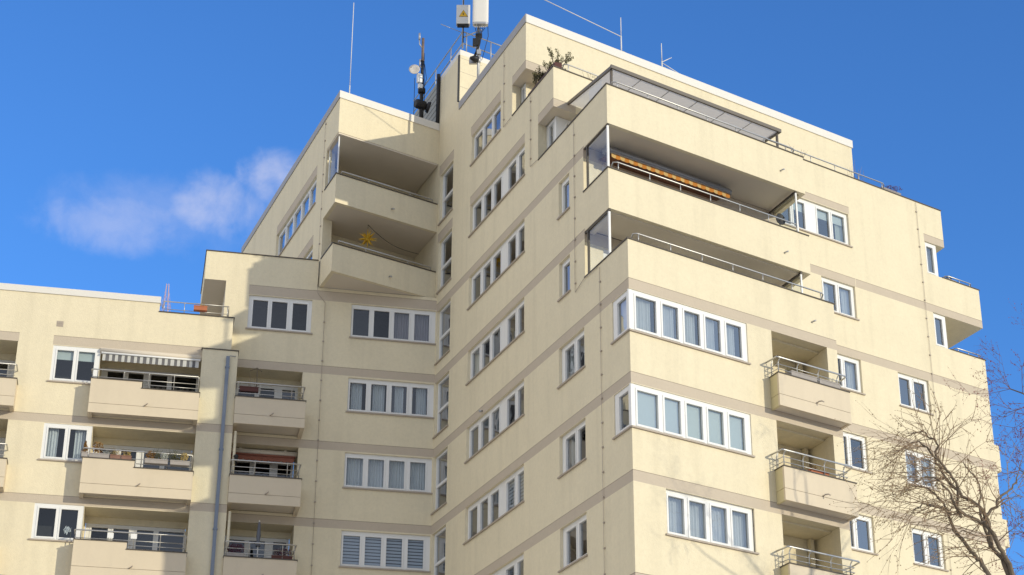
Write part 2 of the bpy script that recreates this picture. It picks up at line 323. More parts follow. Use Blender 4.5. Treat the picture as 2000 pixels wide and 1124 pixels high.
# ------------------------------------------------------------------ windows
def window(parent, fr, u0, u1, z0, z1, lights, rec=0.10, curt=None, sill=True, zg=(0.10, 0.16), room=True, transom=None, solid=(), name='window', sill_ext=0.06, label=None, roomd=1.0):
    """one window: white frame with a raised sash round each light > pane, sill, curtain, room behind"""
    mb = MB(); d = -rec
    if isinstance(lights, int):
        n = lights; wd = (u1 - u0 - 0.10) / n
        lights = [(u0 + 0.05 + i * wd + 0.085, u0 + 0.05 + (i + 1) * wd - 0.085) for i in range(n)]
    lights = [tuple(sorted(l)) for l in lights]
    gz = [(z0 + zg[0], z1 - zg[1])]
    if transom: gz = [(z0 + zg[0], transom - 0.05), (transom + 0.05, z1 - zg[1])]
    holes = [(a, b, c, e, 0.05) for a, b in lights for c, e in gz]
    mb.wall(fr, u0, u1, z0, z1, holes, d=d)
    for a, b in lights:                       # raised sash
        za, zb = gz[0][0] - 0.055, gz[-1][1] + 0.055; aa, bb = a - 0.055, b + 0.055
        mb.box(fr, aa, a, za, zb, d + 0.001, d + 0.018); mb.box(fr, b, bb, za, zb, d + 0.001, d + 0.018)
        mb.box(fr, a, b, za, gz[0][0], d + 0.001, d + 0.018); mb.box(fr, a, b, gz[-1][1], zb, d + 0.001, d + 0.018)
        if transom: mb.box(fr, a, b, transom - 0.05, transom + 0.05, d + 0.001, d + 0.018)
    for ux in (u0, u1):                       # frame returns
        mb.face([fr.P(ux, z0, d), fr.P(ux, z1, d), fr.P(ux, z1, d - 0.07), fr.P(ux, z0, d - 0.07)])
    for zx in (z0, z1): mb.face([fr.P(u0, zx, d), fr.P(u1, zx, d), fr.P(u1, zx, d - 0.07), fr.P(u0, zx, d - 0.07)])
    wo = mb.build(name, 'white', parent)
    if label: wo['label'] = label
    for a, b in lights:
        for c, e in gz:
            pm = MB(); pm.face([fr.P(a, c, d - 0.04), fr.P(b, c, d - 0.04), fr.P(b, e, d - 0.04), fr.P(a, e, d - 0.04)])
            pm.build('pane', 'glass_wing' if parent.name.startswith('apartment_wing') else 'glass', wo)
    if sill:
        sm = MB(); sm.box(fr, u0 - sill_ext, u1 + sill_ext, z0 - 0.05, z0 - 0.004, d + 0.02, 0.055)
        sm.build('sill', 'sill', wo)
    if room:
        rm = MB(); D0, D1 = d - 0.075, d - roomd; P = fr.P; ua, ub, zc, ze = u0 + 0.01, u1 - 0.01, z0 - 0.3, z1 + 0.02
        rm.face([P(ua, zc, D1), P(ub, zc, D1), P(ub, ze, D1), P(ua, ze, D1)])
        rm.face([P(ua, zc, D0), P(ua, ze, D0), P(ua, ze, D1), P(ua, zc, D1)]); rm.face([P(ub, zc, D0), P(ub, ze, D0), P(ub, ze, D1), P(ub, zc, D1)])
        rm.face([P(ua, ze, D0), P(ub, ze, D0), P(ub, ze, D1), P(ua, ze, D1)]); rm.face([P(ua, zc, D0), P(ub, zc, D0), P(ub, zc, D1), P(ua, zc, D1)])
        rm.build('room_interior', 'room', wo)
    if curt:
        rnd = random.Random(int(u0 * 977 + z0 * 131)); cb = MB(); mat = 'curtain'
        def sheet(a, b, c, e, dd=-0.20, amp=0.025, wl=0.10):
            n = max(3, int((b - a) / 0.018)); ph = rnd.random() * 6; pts = []
            for i in range(n + 1):
                u = a + (b - a) * i / n; ds = dd + amp * math.sin(u * 2 * math.pi / wl + ph + 0.9 * math.sin(u * 7 + ph)) + 0.5 * amp * math.sin(u * 23 + ph)
                pts.append((u, ds))
            for i in range(n):
                (ua, da), (ub, db) = pts[i], pts[i + 1]
                cb.face([fr.P(ua, c, d + da), fr.P(ub, c, d + db), fr.P(ub, e, d + db), fr.P(ua, e, d + da)], 0, True)
        lo, hi = z0 + 0.02, z1 - 0.05
        for kind in curt.split('+'):
            if kind == 'sheer': sheet(u0 + 0.03, u1 - 0.03, lo, hi)
            elif kind == 'mauve': sheet(u0 + 0.03, (u0 + u1) / 2 - 0.02, lo, hi); mat = 'curtain_warm'
            elif kind == 'parts':
                for a, b in lights:
                    wv = (b - a) * (0.58 + 0.36 * rnd.random()); s0 = a + rnd.random() * (b - a - wv)
                    sheet(s0, s0 + wv, lo, hi, -0.17, 0.03, 0.085)
            elif kind == 'ends':
                sheet(u0 + 0.04, u0 + 0.55, lo, hi, -0.17, 0.03); sheet(u1 - 0.5, u1 - 0.04, lo, hi, -0.17, 0.03)
            elif kind == 'blind':
                mat = 'blind'; cb.face([fr.P(u0 + .05, hi - 0.42, d - .10), fr.P(u1 - .05, hi - 0.42, d - .10), fr.P(u1 - .05, hi, d - .10), fr.P(u0 + .05, hi, d - .10)])
            elif kind == 'fullblind':
                mat = 'blind'; cb.face([fr.P(u0 + .05, lo, d - .10), fr.P(u1 - .05, lo, d - .10), fr.P(u1 - .05, hi, d - .10), fr.P(u0 + .05, hi, d - .10)])
            elif kind in ('zebra', 'zebrahalf'):
                mat = 'slat'; k = 0; ze_ = lo
                ls = lights if kind == 'zebra' else lights[:2]
                while ze_ < hi:
                    for a, b in ls:
                        cb.face([fr.P(a - .03, ze_, d - .09), fr.P(b + .03, ze_, d - .09), fr.P(b + .03, ze_ + .08, d - .09), fr.P(a - .03, ze_ + .08, d - .09)])
                    ze_ += .115
        cb.build('blind' if mat in ('blind', 'slat') else 'curtain', mat, wo)
    return wo

def coping(mb, fr, u0, u1, z, d0, d1, h=0.035): mb.box(fr, u0, u1, z, z + h, d0, d1)
# ------------------------------------------------------------------ tower: walls
ZB = [13.72 + 2.8 * k for k in range(-4, 6)]           # top edges of the taupe bands
fL, f0, f1, fN, fT = FL(0), FR(0), FR(1.2), FR(5.22), FR(7.57)
f0s = Fr(f0.O, eR, -eL)          # the balcony sides run parallel to the tower's side wall
BH = 0.32
zonesL = [(0, 17, z - BH, z, 1) for z in ZB if z < 22.5] + [(2.9, 17, 24.6, 24.92, 1), (2.9, 17, 27.4, 27.72, 1),
          (7.65, 12.8, 30.2, 30.58, 1), (14.62, 16.2, 30.24, 30.6, 1), (14.62, 16.2, 33.06, 33.46, 1), (9.88, 12.82, 33.05, 33.44, 1),
          (5.2, 6.5, 30.3, 30.66, 1), (7.5, 8.8, 33.0, 33.38, 1)]
voidsL = [(-1, 1.2, 23.31, 40), (1, 2.92, 23.31, 24.83), (1, 2.95, 26.15, 27.65), (1, 6.5, 28.97, 30.34), (1, 5.22, 30.34, 40),
          (5, 8.8, 31.81, 33.06), (5, 7.57, 33.06, 40), (16.35, 20, 0, 28), (16.35, 20, 33.65, 36), (0, 1.10, 20.55, 21.79), (0, 1.10, 17.74, 18.98)]
holesL, winL = [], []
colB_l = [(7.72, 8.36), (8.62, 9.30), (9.97, 10.66), (10.91, 11.60), (11.87, 12.60)]
for k, cu in enumerate(['ends', 'ends', 'zebrahalf', None, 'ends', None, None]):
    zs = 12.20 + 2.805 * k; zt = zs + 1.215
    winL.append((7.66, 12.78, zs, zt, colB_l, cu, 'long ribbon window'))
winL.append((9.88, 12.73, 31.86, 33.05, 3, None, None))
for k, cu in enumerate([None, None, 'ends', 'ends']):
    zs = 12.15 + 2.8 * k; winL.append((3.03, 4.90, zs, zs + 1.24, [(3.12, 3.72), (3.94, 4.62)], cu, None))
for zs in (23.36, 26.14): winL.append((4.03, 4.84, zs, zs + 1.22, [(4.13, 4.68)], 'sheer' if zs > 25 else None, None))
for u0, u1, z0, z1, li, cu, nm in winL: holesL.append((u0, u1, z0, z1, 0.10))
tallA = []
for k in range(-1, 7):
    zt = 16.17 + 2.81 * k; tallA.append((14.66, 16.08, zt - 2.05, zt)); holesL.append((14.66, 16.08, zt - 2.05, zt, 0.10))
mb = MB(); mb.wall(fL, 0, 18.9, 0, 35.2, holesL, voidsL, zonesL)
sw = mb.build('wall', ['wall', 'band'], tower); sw['label'] = 'long shaded side wall of the tower'
for u0, u1, z0, z1, li, cu, nm in winL: window(tower, fL, u0, u1, z0, z1, li, curt=cu)
for i, (u0, u1, z0, z1) in enumerate(tallA): window(tower, fL, u0, u1, z0, z1, [(14.76, 15.92)], transom=z1 - 1.12, zg=(0.07, 0.09), name='tall_window', curt=None)

# front block with the corner windows
zones0 = [(0, 8.1, z - BH, z, 1) for z in ZB if z < 22.5]
holes0 = [(1.12, 4.29, 14.93, 16.19, 0.08), (1.12, 4.29, 12.13, 13.39, 0.08)] + [(5.33, 7.58, zt - 2.35, zt, 1.45) for zt in (21.80, 19.02, 16.22, 13.42)]
voids0 = [(0, 4.37, 20.55, 21.79), (0, 4.34, 17.74, 18.98)]
mb = MB(); mb.wall(f0s, 0, 8.0, 0, 23.31, holes0, voids0, zones0)
mb.face([T(8, 0, 0), T(8, 5.22, 0), T(8, 5.22, 23.31), T(8, 0, 23.31)])
mb.build('wall', ['wall', 'band'], tower)
mb = MB(); mb.ab([(0.18, 0.18), (7.85, 0.18), (7.85, 3.0), (0.18, 3.0)], 22.2, 22.4)          # terrace deck on the block
mb.ab([(.19, .19), (.19, 3.0), (.01, 2.9), (.01, .01), (7.99, .01), (7.99, 5.2), (7.8, 5.2), (7.8, .19)], 22.3, 23.30)
mb.build('terrace_parapet', ['wall'], tower)
mb = MB()
mb.ab([(-.03, -.03), (8.03, -.03), (8.03, .2), (.2, .2), (.2, 2.95), (-.03, 2.95)], 23.312, 23.345)
mb.ab([(-.03, 1.17), (8.06, 1.17), (8.06, 1.4), (.2, 1.4), (.2, 2.97), (-.03, 2.97)], 26.152, 26.185)
mb.ab([(-.03, 1.17), (8.06, 1.17), (8.06, 5.2), (7.86, 5.2), (7.86, 1.4), (.2, 1.4), (.2, 6.49), (-.03, 6.49)], 28.972, 29.005)
mb.ab([(-.03, 5.19), (18.2, 5.19), (18.2, 5.4), (.2, 5.4), (.2, 8.78), (-.03, 8.78)], 31.812, 31.845)
mb.ab([(17.9, 5.19), (19.92, 5.19), (19.92, 9), (19.75, 9), (19.75, 5.4), (17.9, 5.4)], 28.972, 29.0)
mb.ab([(17.95, 5.19), (19.85, 5.19), (19.85, 9), (19.7, 9), (19.7, 5.4), (17.95, 5.4)], 26.112, 26.14)
mb.build('coping', 'coping', tower)
# corner windows: a front part and a side part that meet in a white corner post
for i, (zs, cu, l1) in enumerate(((20.55, 'parts', [(0.25, 0.98), (1.21, 1.78), (2.01, 2.58), (2.79, 3.35), (3.58, 4.15)]),
                                  (17.74, 'fullblind', [(0.22, 0.95), (1.18, 1.75), (1.97, 2.54), (2.75, 3.31), (3.53, 4.10)]))):
    ue = 4.37 if i == 0 else 4.34
    wo = window(tower, f0, 0.015, ue, zs, zs + 1.24, l1, rec=0.03, curt=cu, room=False, sill_ext=0.05, name='corner_window')
    wl = window(tower, fL, 0.045, 1.10, zs, zs + 1.24, [(0.20, 0.80)], rec=0.03, curt='ends' if i == 0 else None, room=False, sill_ext=0.05, name='corner_window')
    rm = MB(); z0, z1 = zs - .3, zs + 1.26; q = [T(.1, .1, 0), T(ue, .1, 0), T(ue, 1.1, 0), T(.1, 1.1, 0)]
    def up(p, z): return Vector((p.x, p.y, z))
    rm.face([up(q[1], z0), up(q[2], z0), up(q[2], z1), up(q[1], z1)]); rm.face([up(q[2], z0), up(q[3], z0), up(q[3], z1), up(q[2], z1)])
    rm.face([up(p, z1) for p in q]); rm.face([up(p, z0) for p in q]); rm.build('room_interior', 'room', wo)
    s2 = MB()
    s2.face([f0.P(ue, zs, 0), f0.P(ue, zs + 1.24, 0), f0.P(ue, zs + 1.24, -.1), f0.P(ue, zs, -.1)])
    s2.face([fL.P(1.10, zs, 0), fL.P(1.10, zs + 1.24, 0), fL.P(1.10, zs + 1.24, -.1), fL.P(1.10, zs, -.1)])
    for zz in (zs, zs + 1.24):
        s2.face([T(0, 0, zz), T(ue, 0, zz), T(ue, .12, zz), T(.12, .12, zz)]); s2.face([T(0, 0, zz), T(0, 1.1, zz), T(.12, 1.1, zz), T(.12, .12, zz)])
    s2.build('reveal', 'wall', wo)
window(tower, f0, 1.12, 4.29, 14.93, 16.19, [(1.24, 1.79), (1.98, 2.55), (2.76, 3.32), (3.52, 4.10)], rec=0.08, curt='sheer')
window(tower, f0, 1.12, 4.29, 12.13, 13.39, 4, rec=0.08, curt='ends')

# loggias of the front block: back wall, door and window, ceiling
for k, zt in enumerate((21.80, 19.02, 16.22, 13.42)):
    fb = FR(1.45); mb = MB(); z0 = zt - 2.35
    mb.wall(fb, 5.0, 7.9, z0, zt, [(5.42, 6.28, z0, zt - 0.33, 0.1)], m=0)
    mb.face([f0s.P(5.35, z0 + .002, -.02), f0s.P(7.56, z0 + .002, -.02), f0s.P(7.56, z0 + .002, -1.44), f0s.P(5.35, z0 + .002, -1.44)])
    mb.face([f0s.P(5.34, zt - .05, -.45), f0s.P(7.57, zt - .05, -.45), f0s.P(7.57, zt - .05, -1.44), f0s.P(5.34, zt - .05, -1.44)])
    mb.face([f0s.P(5.34, zt - .05, -.45), f0s.P(7.57, zt - .05, -.45), f0s.P(7.57, zt, -.45), f0s.P(5.34, zt, -.45)])
    mb.build('loggia_back_wall', ['wall'], tower)
    window(tower, fb, 5.42, 6.28, z0 + .05, zt - 0.33, [(5.56, 6.14)], rec=0.06, sill=False, name='balcony_door', zg=(.12, .12))
    mb = MB(); mb.box(f0s, 7.30, 7.45, z0, zt - .06, -1.43, -1.25); mb.build('downpipe_casing', 'wall', tower)

# upper balconies: two parapets with open loggias behind, glass screens at their ends
mb = MB(); U = lambda a0, a1, b0, b1, t: [(a0, b0), (a1, b0), (a1, b1), (a1 - t, b1), (a1 - t, b0 + t), (a0 + t, b0 + t), (a0 + t, b1), (a0, b1)]
for zb, zt, bb in ((24.83, 26.15, 2.93), (27.65, 28.97, 5.2)):
    mb.ab(U(0.002, 8.03, 1.2, bb, .16), zb, zt)
    mb.ab([(.162, 1.362), (7.868, 1.362), (7.868, bb), (.162, bb)], zb + 0.10, zb + 0.26, m=1)
mb.ab([(.16, 1.36), (7.87, 1.36), (7.87, 1.55), (.35, 1.55), (.35, 2.9), (.16, 2.9)], 24.80, 24.9, m=1)
bal = mb.build('balcony', ['wall', 'soffit'], tower); bal['label'] = 'wide upper balconies with solid cream parapets'
for zf, zt, li in ((23.31, 24.93, [(1.0, 1.6), (1.85, 2.6), (4.0, 5.0), (5.3, 6.6)]), (26.15, 27.75, [(1.0, 1.6), (1.85, 2.6), (4.0, 5.0), (5.3, 6.6)])):
    fb = FR(2.96); mb = MB(); z0 = zf - 0.9
    mb.wall(fb, 0, 8.0, z0, zt, [(.72, 7.0, z0, zt - .42, .08)], zones=[(-1, 9, zt - .42, zt, 1)])
    mb.build('loggia_back_wall', ['wall', 'band'], tower)
    window(tower, fb, .72, 7.0, z0 + .02, zt - .42, li, rec=.08, sill=False, name='balcony_window')
    mb = MB(); mb.ab([(7.8, 1.4), (8.0, 1.4), (8.0, 1.45), (7.8, 1.45)], zf, zf + .01); 
for zf, zt, right in ((23.345, 24.85, False), (26.185, 27.70, True)):
    gs = MB(); gs.box(FL(.05), 1.30, 2.71, zf, zt - .08, -.004, .004); go = gs.build('glass_screen', 'glass_clear', tower)
    fm = MB(); fl = FL(0.05); fm.box(fl, 2.70, 2.76, zf, zt - .08, -.03, .03, 1); fm.box(fl, 1.22, 2.92, zt - .09, zt - .02, -.03, .03, 1)
    fm.box(fl, 1.24, 1.30, zf, zt - .10, -.03, .03, 0); fm.build('screen_post', ['white', 'coping'], go)
    gs2 = MB(); fr_ = FL(7.64); gs2.box(fr_, 1.30, 2.92, zf, zt - .1, -.004, .004); g2 = gs2.build('glass_screen', 'glass_clear', tower)
    fm = MB(); fm.box(fr_, 1.22, 2.94, zt - .1, zt - .03, -.03, .03, 1); fm.box(fr_, 1.24, 1.29, zf, zt - .1, -.025, .025, 0); fm.build('screen_post', ['white', 'coping'], g2)

def rail_run(mb, pts, posts, r=0.022, mid=(), zb=None, pr=0.015):
    mb.tube(pts, r, 8)
    for dz in mid: mb.tube([Vector(p) - UPV * dz for p in pts], 0.012, 6)
    for p, z0 in posts: mb.tube([p, Vector((p.x, p.y, z0))], pr, 6)
# handrails over the parapets
mb = MB()
for b, zt, dz, a0, a1 in ((1.28, 26.185, .30, .28, 7.75), (1.28, 29.005, .22, .3, 7.75), (0.1, 23.345, .28, .3, 7.7), (5.3, 31.845, .30, .5, 15.3), (5.3, 29.0, .18, 18.2, 19.6), (5.3, 26.14, .16, 18.3, 19.7)):
    n = max(2, int((a1 - a0) / 1.15)); P0 = [T(a0, b + .25, zt + dz * .4), T(a0, b + .08, zt + dz), T(a0 + .12, b, zt + dz), T(a1 - .1, b, zt + dz), T(a1, b + .06, zt + dz), T(a1, b + .25, zt + dz * .4)]
    mb = MB(); rail_run(mb, P0, [(T(a0 + .15 + (a1 - a0 - .3) * i / n, b, zt + dz), zt) for i in range(n + 1)])
    mb.build('handrail', 'rail', tower)

# right-hand wall, set back, with the cut corners at its end
zonesN = [(8.0, 21, z - .31, z + .03, 1) for z in ZB if z < 22.5] + [(8.0, 20, 24.6, 24.92, 1), (13.28, 20, 27.4, 27.72, 1), (8.0, 13.26, 27.4, 27.72, 1), (8, 13.22, 30.26, 30.54, 1), (17.1, 18.3, 30.24, 30.58, 1), (0, 0.9, 30.3, 30.64, 1)]
colA_l = [(12.46, 13.02)]
winN = []
for zs in (12.05, 14.87, 17.68, 20.52, 23.35, 26.14):
    winN.append((11.58, 13.22, zs, zs + 1.26, [(11.72, 12.30), (12.48, 13.05)], {17.68: None, 14.87: None}.get(zs, 'ends' if zs > 23 else None)))
winN.append((9.6, 13.17, 28.96, 30.24, [(9.75, 10.35), (10.5, 11.05), (11.66, 12.24), (12.40, 12.99)], 'blind+ends'))
for zs in (12.05, 14.88, 17.66, 20.50, 23.33): winN.append((15.04, 16.60, zs, zs + 1.26, [(15.14, 15.66), (15.88, 16.42)], None if zs < 20.5 else 'ends' if zs < 21 else None))
holesN = [(x[0], x[1], x[2], x[3], .08) for x in winN]
voidsN = [(18.18, 25, 30.28, 40), (17.12, 25, 28.97, 30.28), (19.88, 25, 27.42, 28.97), (17.20, 25, 26.11, 27.42), (-1, 8.0, 0, 30.34), (-1, 0.0, 0, 40), (19.8, 25, 0, 26.11)]
mb = MB(); mb.wall(fN, 0, 20.0, 0, 31.81, holesN, voidsN, zonesN)
for a, z0, z1 in ((18.18, 30.28, 31.81), (19.88, 27.42, 28.97), (19.8, 0, 26.11)): mb.face([T(a, 5.22, z0), T(a, 14, z0), T(a, 14, z1), T(a, 5.22, z1)])
for zz, a0, a1 in ((30.28, 17.12, 18.18), (28.97, 17.12, 19.88), (27.42, 17.2, 19.88), (26.11, 17.2, 19.8)):
    mb.face([T(a0, 5.22, zz), T(a1, 5.22, zz), T(a1, 13, zz), T(a0, 13, zz)])
for a, z0, z1 in ((17.12, 28.97, 30.28), (17.2, 26.11, 27.42)): mb.face([T(a, 5.22, z0), T(a, 5.3, z0), T(a, 5.3, z1), T(a, 5.22, z1)])
mb.ab([(18.0, 5.4), (18.17, 5.4), (18.17, 13), (18.0, 13)], 30.7, 31.8)
mb.build('wall', ['wall', 'band'], tower)
for u0, u1, z0, z1, li, cu in winN: window(tower, fN, u0, u1, z0, z1, li, rec=.08, curt=cu)
for a0, a1, z0, z1, cu in ((17.12, 17.76, 28.97, 30.27, 'sheer'), (17.2, 17.88, 26.11, 27.41, None)):
    wo = window(tower, FR(5.26), a0, a1, z0, z1, [(a0 + .1, a1 - .2)], rec=.02, curt=cu, sill=False, name='corner_window', roomd=.9)
    mb = MB(); mb.face([T(a1, 5.28, z0), T(a1, 12, z0), T(a1, 12, z1), T(a1, 5.28, z1)]); mb.build('end_wall', 'wall', wo)
mb = MB()
for z in (21.98, 19.16, 16.36, 13.56):
    mb.ab([(19.802, 5.5), (20.32, 5.5), (20.32, 9.5), (19.802, 9.5)], z, z + 1.0)
mb.build('balcony', 'wall', tower)['label'] = 'small side balconies seen end-on at the right edge of the tower'

# slab over the terrace and recessed storey behind it
mb = MB(); mb.face([T(0, 5.22, 30.34), T(8.1, 5.22, 30.34), T(8.1, 5.75, 30.34), T(.3, 5.75, 30.34), T(.3, 6.6, 30.34), T(0, 6.6, 30.34)], 1)
mb.face([T(0, 6.5, 28.97), T(.35, 6.5, 28.97), T(.35, 6.5, 30.34), T(0, 6.5, 30.34)])
mb.face([T(0, 7.57, 33.06), T(2, 7.57, 33.06), T(2, 8.4, 33.06), T(.35, 8.4, 33.06), T(.35, 8.85, 33.06), T(0, 8.85, 33.06)], 1)
mb.face([T(0, 8.8, 31.81), T(.35, 8.8, 31.81), T(.35, 8.8, 33.06), T(0, 8.8, 33.06)])
mb.ab([(.02, 5.24), (18.1, 5.24), (18.1, 9), (.02, 9)], 30.38, 30.6)
mb.face([T(.16, 5.38, 30.7), T(18, 5.38, 30.7), T(18, 5.38, 31.8), T(.16, 5.38, 31.8)])
mb.face([T(.16, 5.38, 30.7), T(.16, 8.8, 30.7), T(.16, 8.8, 31.8), T(.16, 5.38, 31.8)])
mb.ab([(.17, 1.4), (7.85, 1.4), (7.85, 6.4), (.17, 6.4)], 28.0, 28.15)
mb.build('roof_slab', ['wall', 'soffit'], tower)
frA = FL(.32); frB = FL(.36)
window(tower, frA, 5.72, 6.5, 28.3, 30.33, [(5.84, 6.28)], rec=.02, sill=False, name='terrace_window', zg=(.1, .14), room=False)
window(tower, FR(5.70), .34, 7.9, 28.3, 30.33, [(.75, 1.3), (1.55, 2.4), (3.0, 4.2), (4.6, 5.8), (6.2, 7.5)], rec=.0, curt='sheer', sill=False, name='terrace_window', zg=(.1, .16), room=False)
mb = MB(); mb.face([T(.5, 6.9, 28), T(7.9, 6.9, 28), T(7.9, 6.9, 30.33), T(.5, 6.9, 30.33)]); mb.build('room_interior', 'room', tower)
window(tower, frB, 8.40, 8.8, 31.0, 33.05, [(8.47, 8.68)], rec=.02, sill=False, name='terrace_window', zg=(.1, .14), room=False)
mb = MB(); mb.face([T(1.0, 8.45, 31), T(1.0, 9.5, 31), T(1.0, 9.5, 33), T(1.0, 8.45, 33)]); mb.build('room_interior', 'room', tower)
mb = MB(); mb.wall(FR(8.38), .38, 15.5, 31, 33.06); mb.build('wall', ['wall', 'band'], tower)

# top storey
mb = MB(); mb.wall(fT, 0, 15.55, 33.06, 35.2, zones=[(0, 2, 33.06, 33.38, 1)])
mb.face([T(15.55, 7.57, 31), T(15.55, 20, 31), T(15.55, 20, 35.2), T(15.55, 7.57, 35.2)])
mb.face([T(2, 7.57, 33.06), T(15.55, 7.57, 33.06), T(15.55, 7.57, 31), T(2, 7.57, 31)]); mb.face([T(2, 7.57, 31), T(2, 8.38, 31), T(2, 8.38, 33.06), T(2, 7.57, 33.06)])
mb.face([T(.03, 7.6, 35.1), T(15.5, 7.6, 35.1), T(15.5, 20, 35.1), T(.03, 20, 35.1)])
mb.build('wall', ['wall', 'band'], tower)
mb = MB(); mb.ab([(0, 7.53), (15.60, 7.53), (15.60, 20), (15.3, 20), (15.3, 7.85), (.0, 7.85)], 34.87, 35.19)
mb.build('roof_edge', 'cap', tower)
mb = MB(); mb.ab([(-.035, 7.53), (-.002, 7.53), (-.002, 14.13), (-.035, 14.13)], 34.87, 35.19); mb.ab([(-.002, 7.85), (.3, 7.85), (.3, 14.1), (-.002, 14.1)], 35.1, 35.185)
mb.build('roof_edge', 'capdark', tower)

# rooftop lift house
mb = MB(); mb.ab([(0, 14.15), (6, 14.15), (6, 16.38), (0, 16.38)], 35.2, 37.3); mb.ab([(0.0, 14.15), (6, 14.15), (6, 16.38), (0.0, 16.38)], 37.3, 37.52, m=2)
mb.ab([(0.02, 16.40), (6, 16.40), (6, 20.2), (0.02, 20.2)], 35.2, 37.50, m=1)
for i in range(9): mb.box(FL(.02), 16.42, 20.2, 35.3 + i * .245, 35.51 + i * .245, .002, .022, 1)
for z in (35.9, 36.55, 37.15): mb.box(FR(14.15), .02, 1.0, z, z + .012, .001, .004, 3)
ph = mb.build('lift_house', ['wall', 'grey_siding', 'cap', 'sill'], tower)
mb = MB(); mb.box(FL(0), 14.13, 14.22, 35.25, 37.26, .002, .06); mb.build('corner_gutter', 'black', ph)
mb = MB(); mb.tube([T(-.07, 16.4, 35.35), T(-.07, 16.4, 37.62)], .075, 10); mb.build('vent_pipe', 'black', ph)
mb = MB()
for z in (37.9, 38.42):
    mb.tube([T(.14, 20, z), T(.14, 14.25, z), T(4.5, 14.25, z)], .028, 8)
for b in (15.55, 17.3, 18.9): mb.tube([T(.14, b, 37.5), T(.14, b, 38.42)], .024, 6)
for a in (.32, 1.45, 2.6): mb.tube([T(a, 14.25, 37.5), T(a, 14.25, 38.42)], .024, 6)
mb.tube([T(.9, 14.6, 37.9), T(1.45, 14.3, 37.5)], .02, 6)
mb.build('roof_railing', 'galv', ph)

# side block with the angled balconies
aS = -4.4; fU = FR(16.35); fS = FL(aS)
mb = MB()
mb.ab([(aS, 16.35), (-.004, 16.35), (-.004, 31.2), (aS, 31.2)], 33.66, 35.1)
mb.wall(fS, 17.85, 31.2, 28, 33.66, [(19.1, 24.95, 32.0, 33.22, .10), (19.1, 22.4, 29.1, 30.28, .10)], zones=[(19.1, 24.95, 33.22, 33.6, 1), (19.1, 22.4, 30.28, 30.66, 1)])
mb.face([T(aS, 17.85, 28), T(aS + .38, 17.85, 28), T(aS + .38, 17.85, 33.66), T(aS, 17.85, 33.66)]); mb.face([T(aS + .38, 17.85, 28), T(aS + .38, 18.9, 28), T(aS + .38, 18.9, 33.66), T(aS + .38, 17.85, 33.66)])
mb.face([T(aS, 31.2, 28), T(0, 31.2, 28), T(0, 31.2, 33.7), T(aS, 31.2, 33.7)])
mb.wall(FR(18.9), aS, 0, 28, 33.66)
mb.build('wall', ['wall', 'band'], tower)
for u0, u1, z0, z1, n in ((19.1, 24.95, 32.0, 33.22, 5), (19.1, 22.4, 29.1, 30.28, 3)): window(tower, fS, u0, u1, z0, z1, n, curt='sheer' if n == 5 else None)
for z0, zt in ((30.77, 31.92), (28.02, 29.10)):
    mb = MB(); b1 = 17.84
    mb.ab([(aS, 16.35), (-.004, 16.35), (-.004, 16.5), (aS + .15, 16.5), (aS + .15, b1), (aS, b1)], z0, zt)
    mb.ab([(aS + .15, 16.5), (-.004, 16.5), (-.004, 18.89), (aS + .4, 18.89), (aS + .4, b1), (aS + .15, b1)], z0 + .001, z0 + .2, m=1)
    bo = mb.build('balcony', ['wall', 'soffit'], tower)
    mb = MB(); mb.ab([(aS - .03, 16.32), (-.01, 16.32), (-.01, 16.52), (aS + .17, 16.52), (aS + .17, b1), (aS - .03, b1)], zt, zt + .035); mb.build('coping', 'coping', bo)
    mb = MB(); mb.tube([T(aS + .25, 16.5, zt), T(aS + .25, 16.42, zt + .2), T(-.2, 16.42, zt + .2), T(-.2, 16.5, zt)], .022, 8); mb.tube([T(-1.2, 16.42, zt), T(-1.2, 16.42, zt + .2)], .016, 6); mb.tube([T(-3, 16.42, zt), T(-3, 16.42, zt + .2)], .016, 6); mb.build('handrail', 'rail', bo)
    mb = MB(); p = T(-2.0, 16.35, z0 + .40); mb.tube([p, p + nR * .10 - UPV * .02, p + nR * .17 - UPV * .07], .03, 8); mb.build('drain_spout', 'galv', bo)
mb = MB(); mb.ab([(aS + .02, 16.37), (-.03, 16.37), (-.03, 18.9), (aS + .02, 18.9)], 33.60, 33.655); mb.build('soffit', 'soffit', tower)
mb = MB(); mb.box(FL(aS + .10), 16.55, 17.75, 31.95, 33.5, -.004, .004); go = mb.build('glass_screen', 'glass_clear', tower)
mb = MB(); mb.box(FL(aS + .10), 16.5, 16.54, 31.95, 33.6, -.02, .02); mb.box(FL(aS + .10), 17.68, 17.72, 31.95, 33.6, -.02, .02); mb.build('screen_post', 'white', go)
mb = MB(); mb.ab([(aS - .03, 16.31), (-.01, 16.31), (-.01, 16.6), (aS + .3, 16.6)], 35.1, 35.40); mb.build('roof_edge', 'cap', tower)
mb = MB(); mb.ab([(aS - .035, 16.31), (aS + .3, 16.6), (aS + .3, 31.25), (aS - .035, 31.25)], 35.102, 35.39); mb.ab([(aS + .3, 16.6), (-.01, 16.6), (-.01, 31.2), (aS + .3, 31.2)], 35.1, 35.2); mb.build('roof_edge', 'capdark', tower)

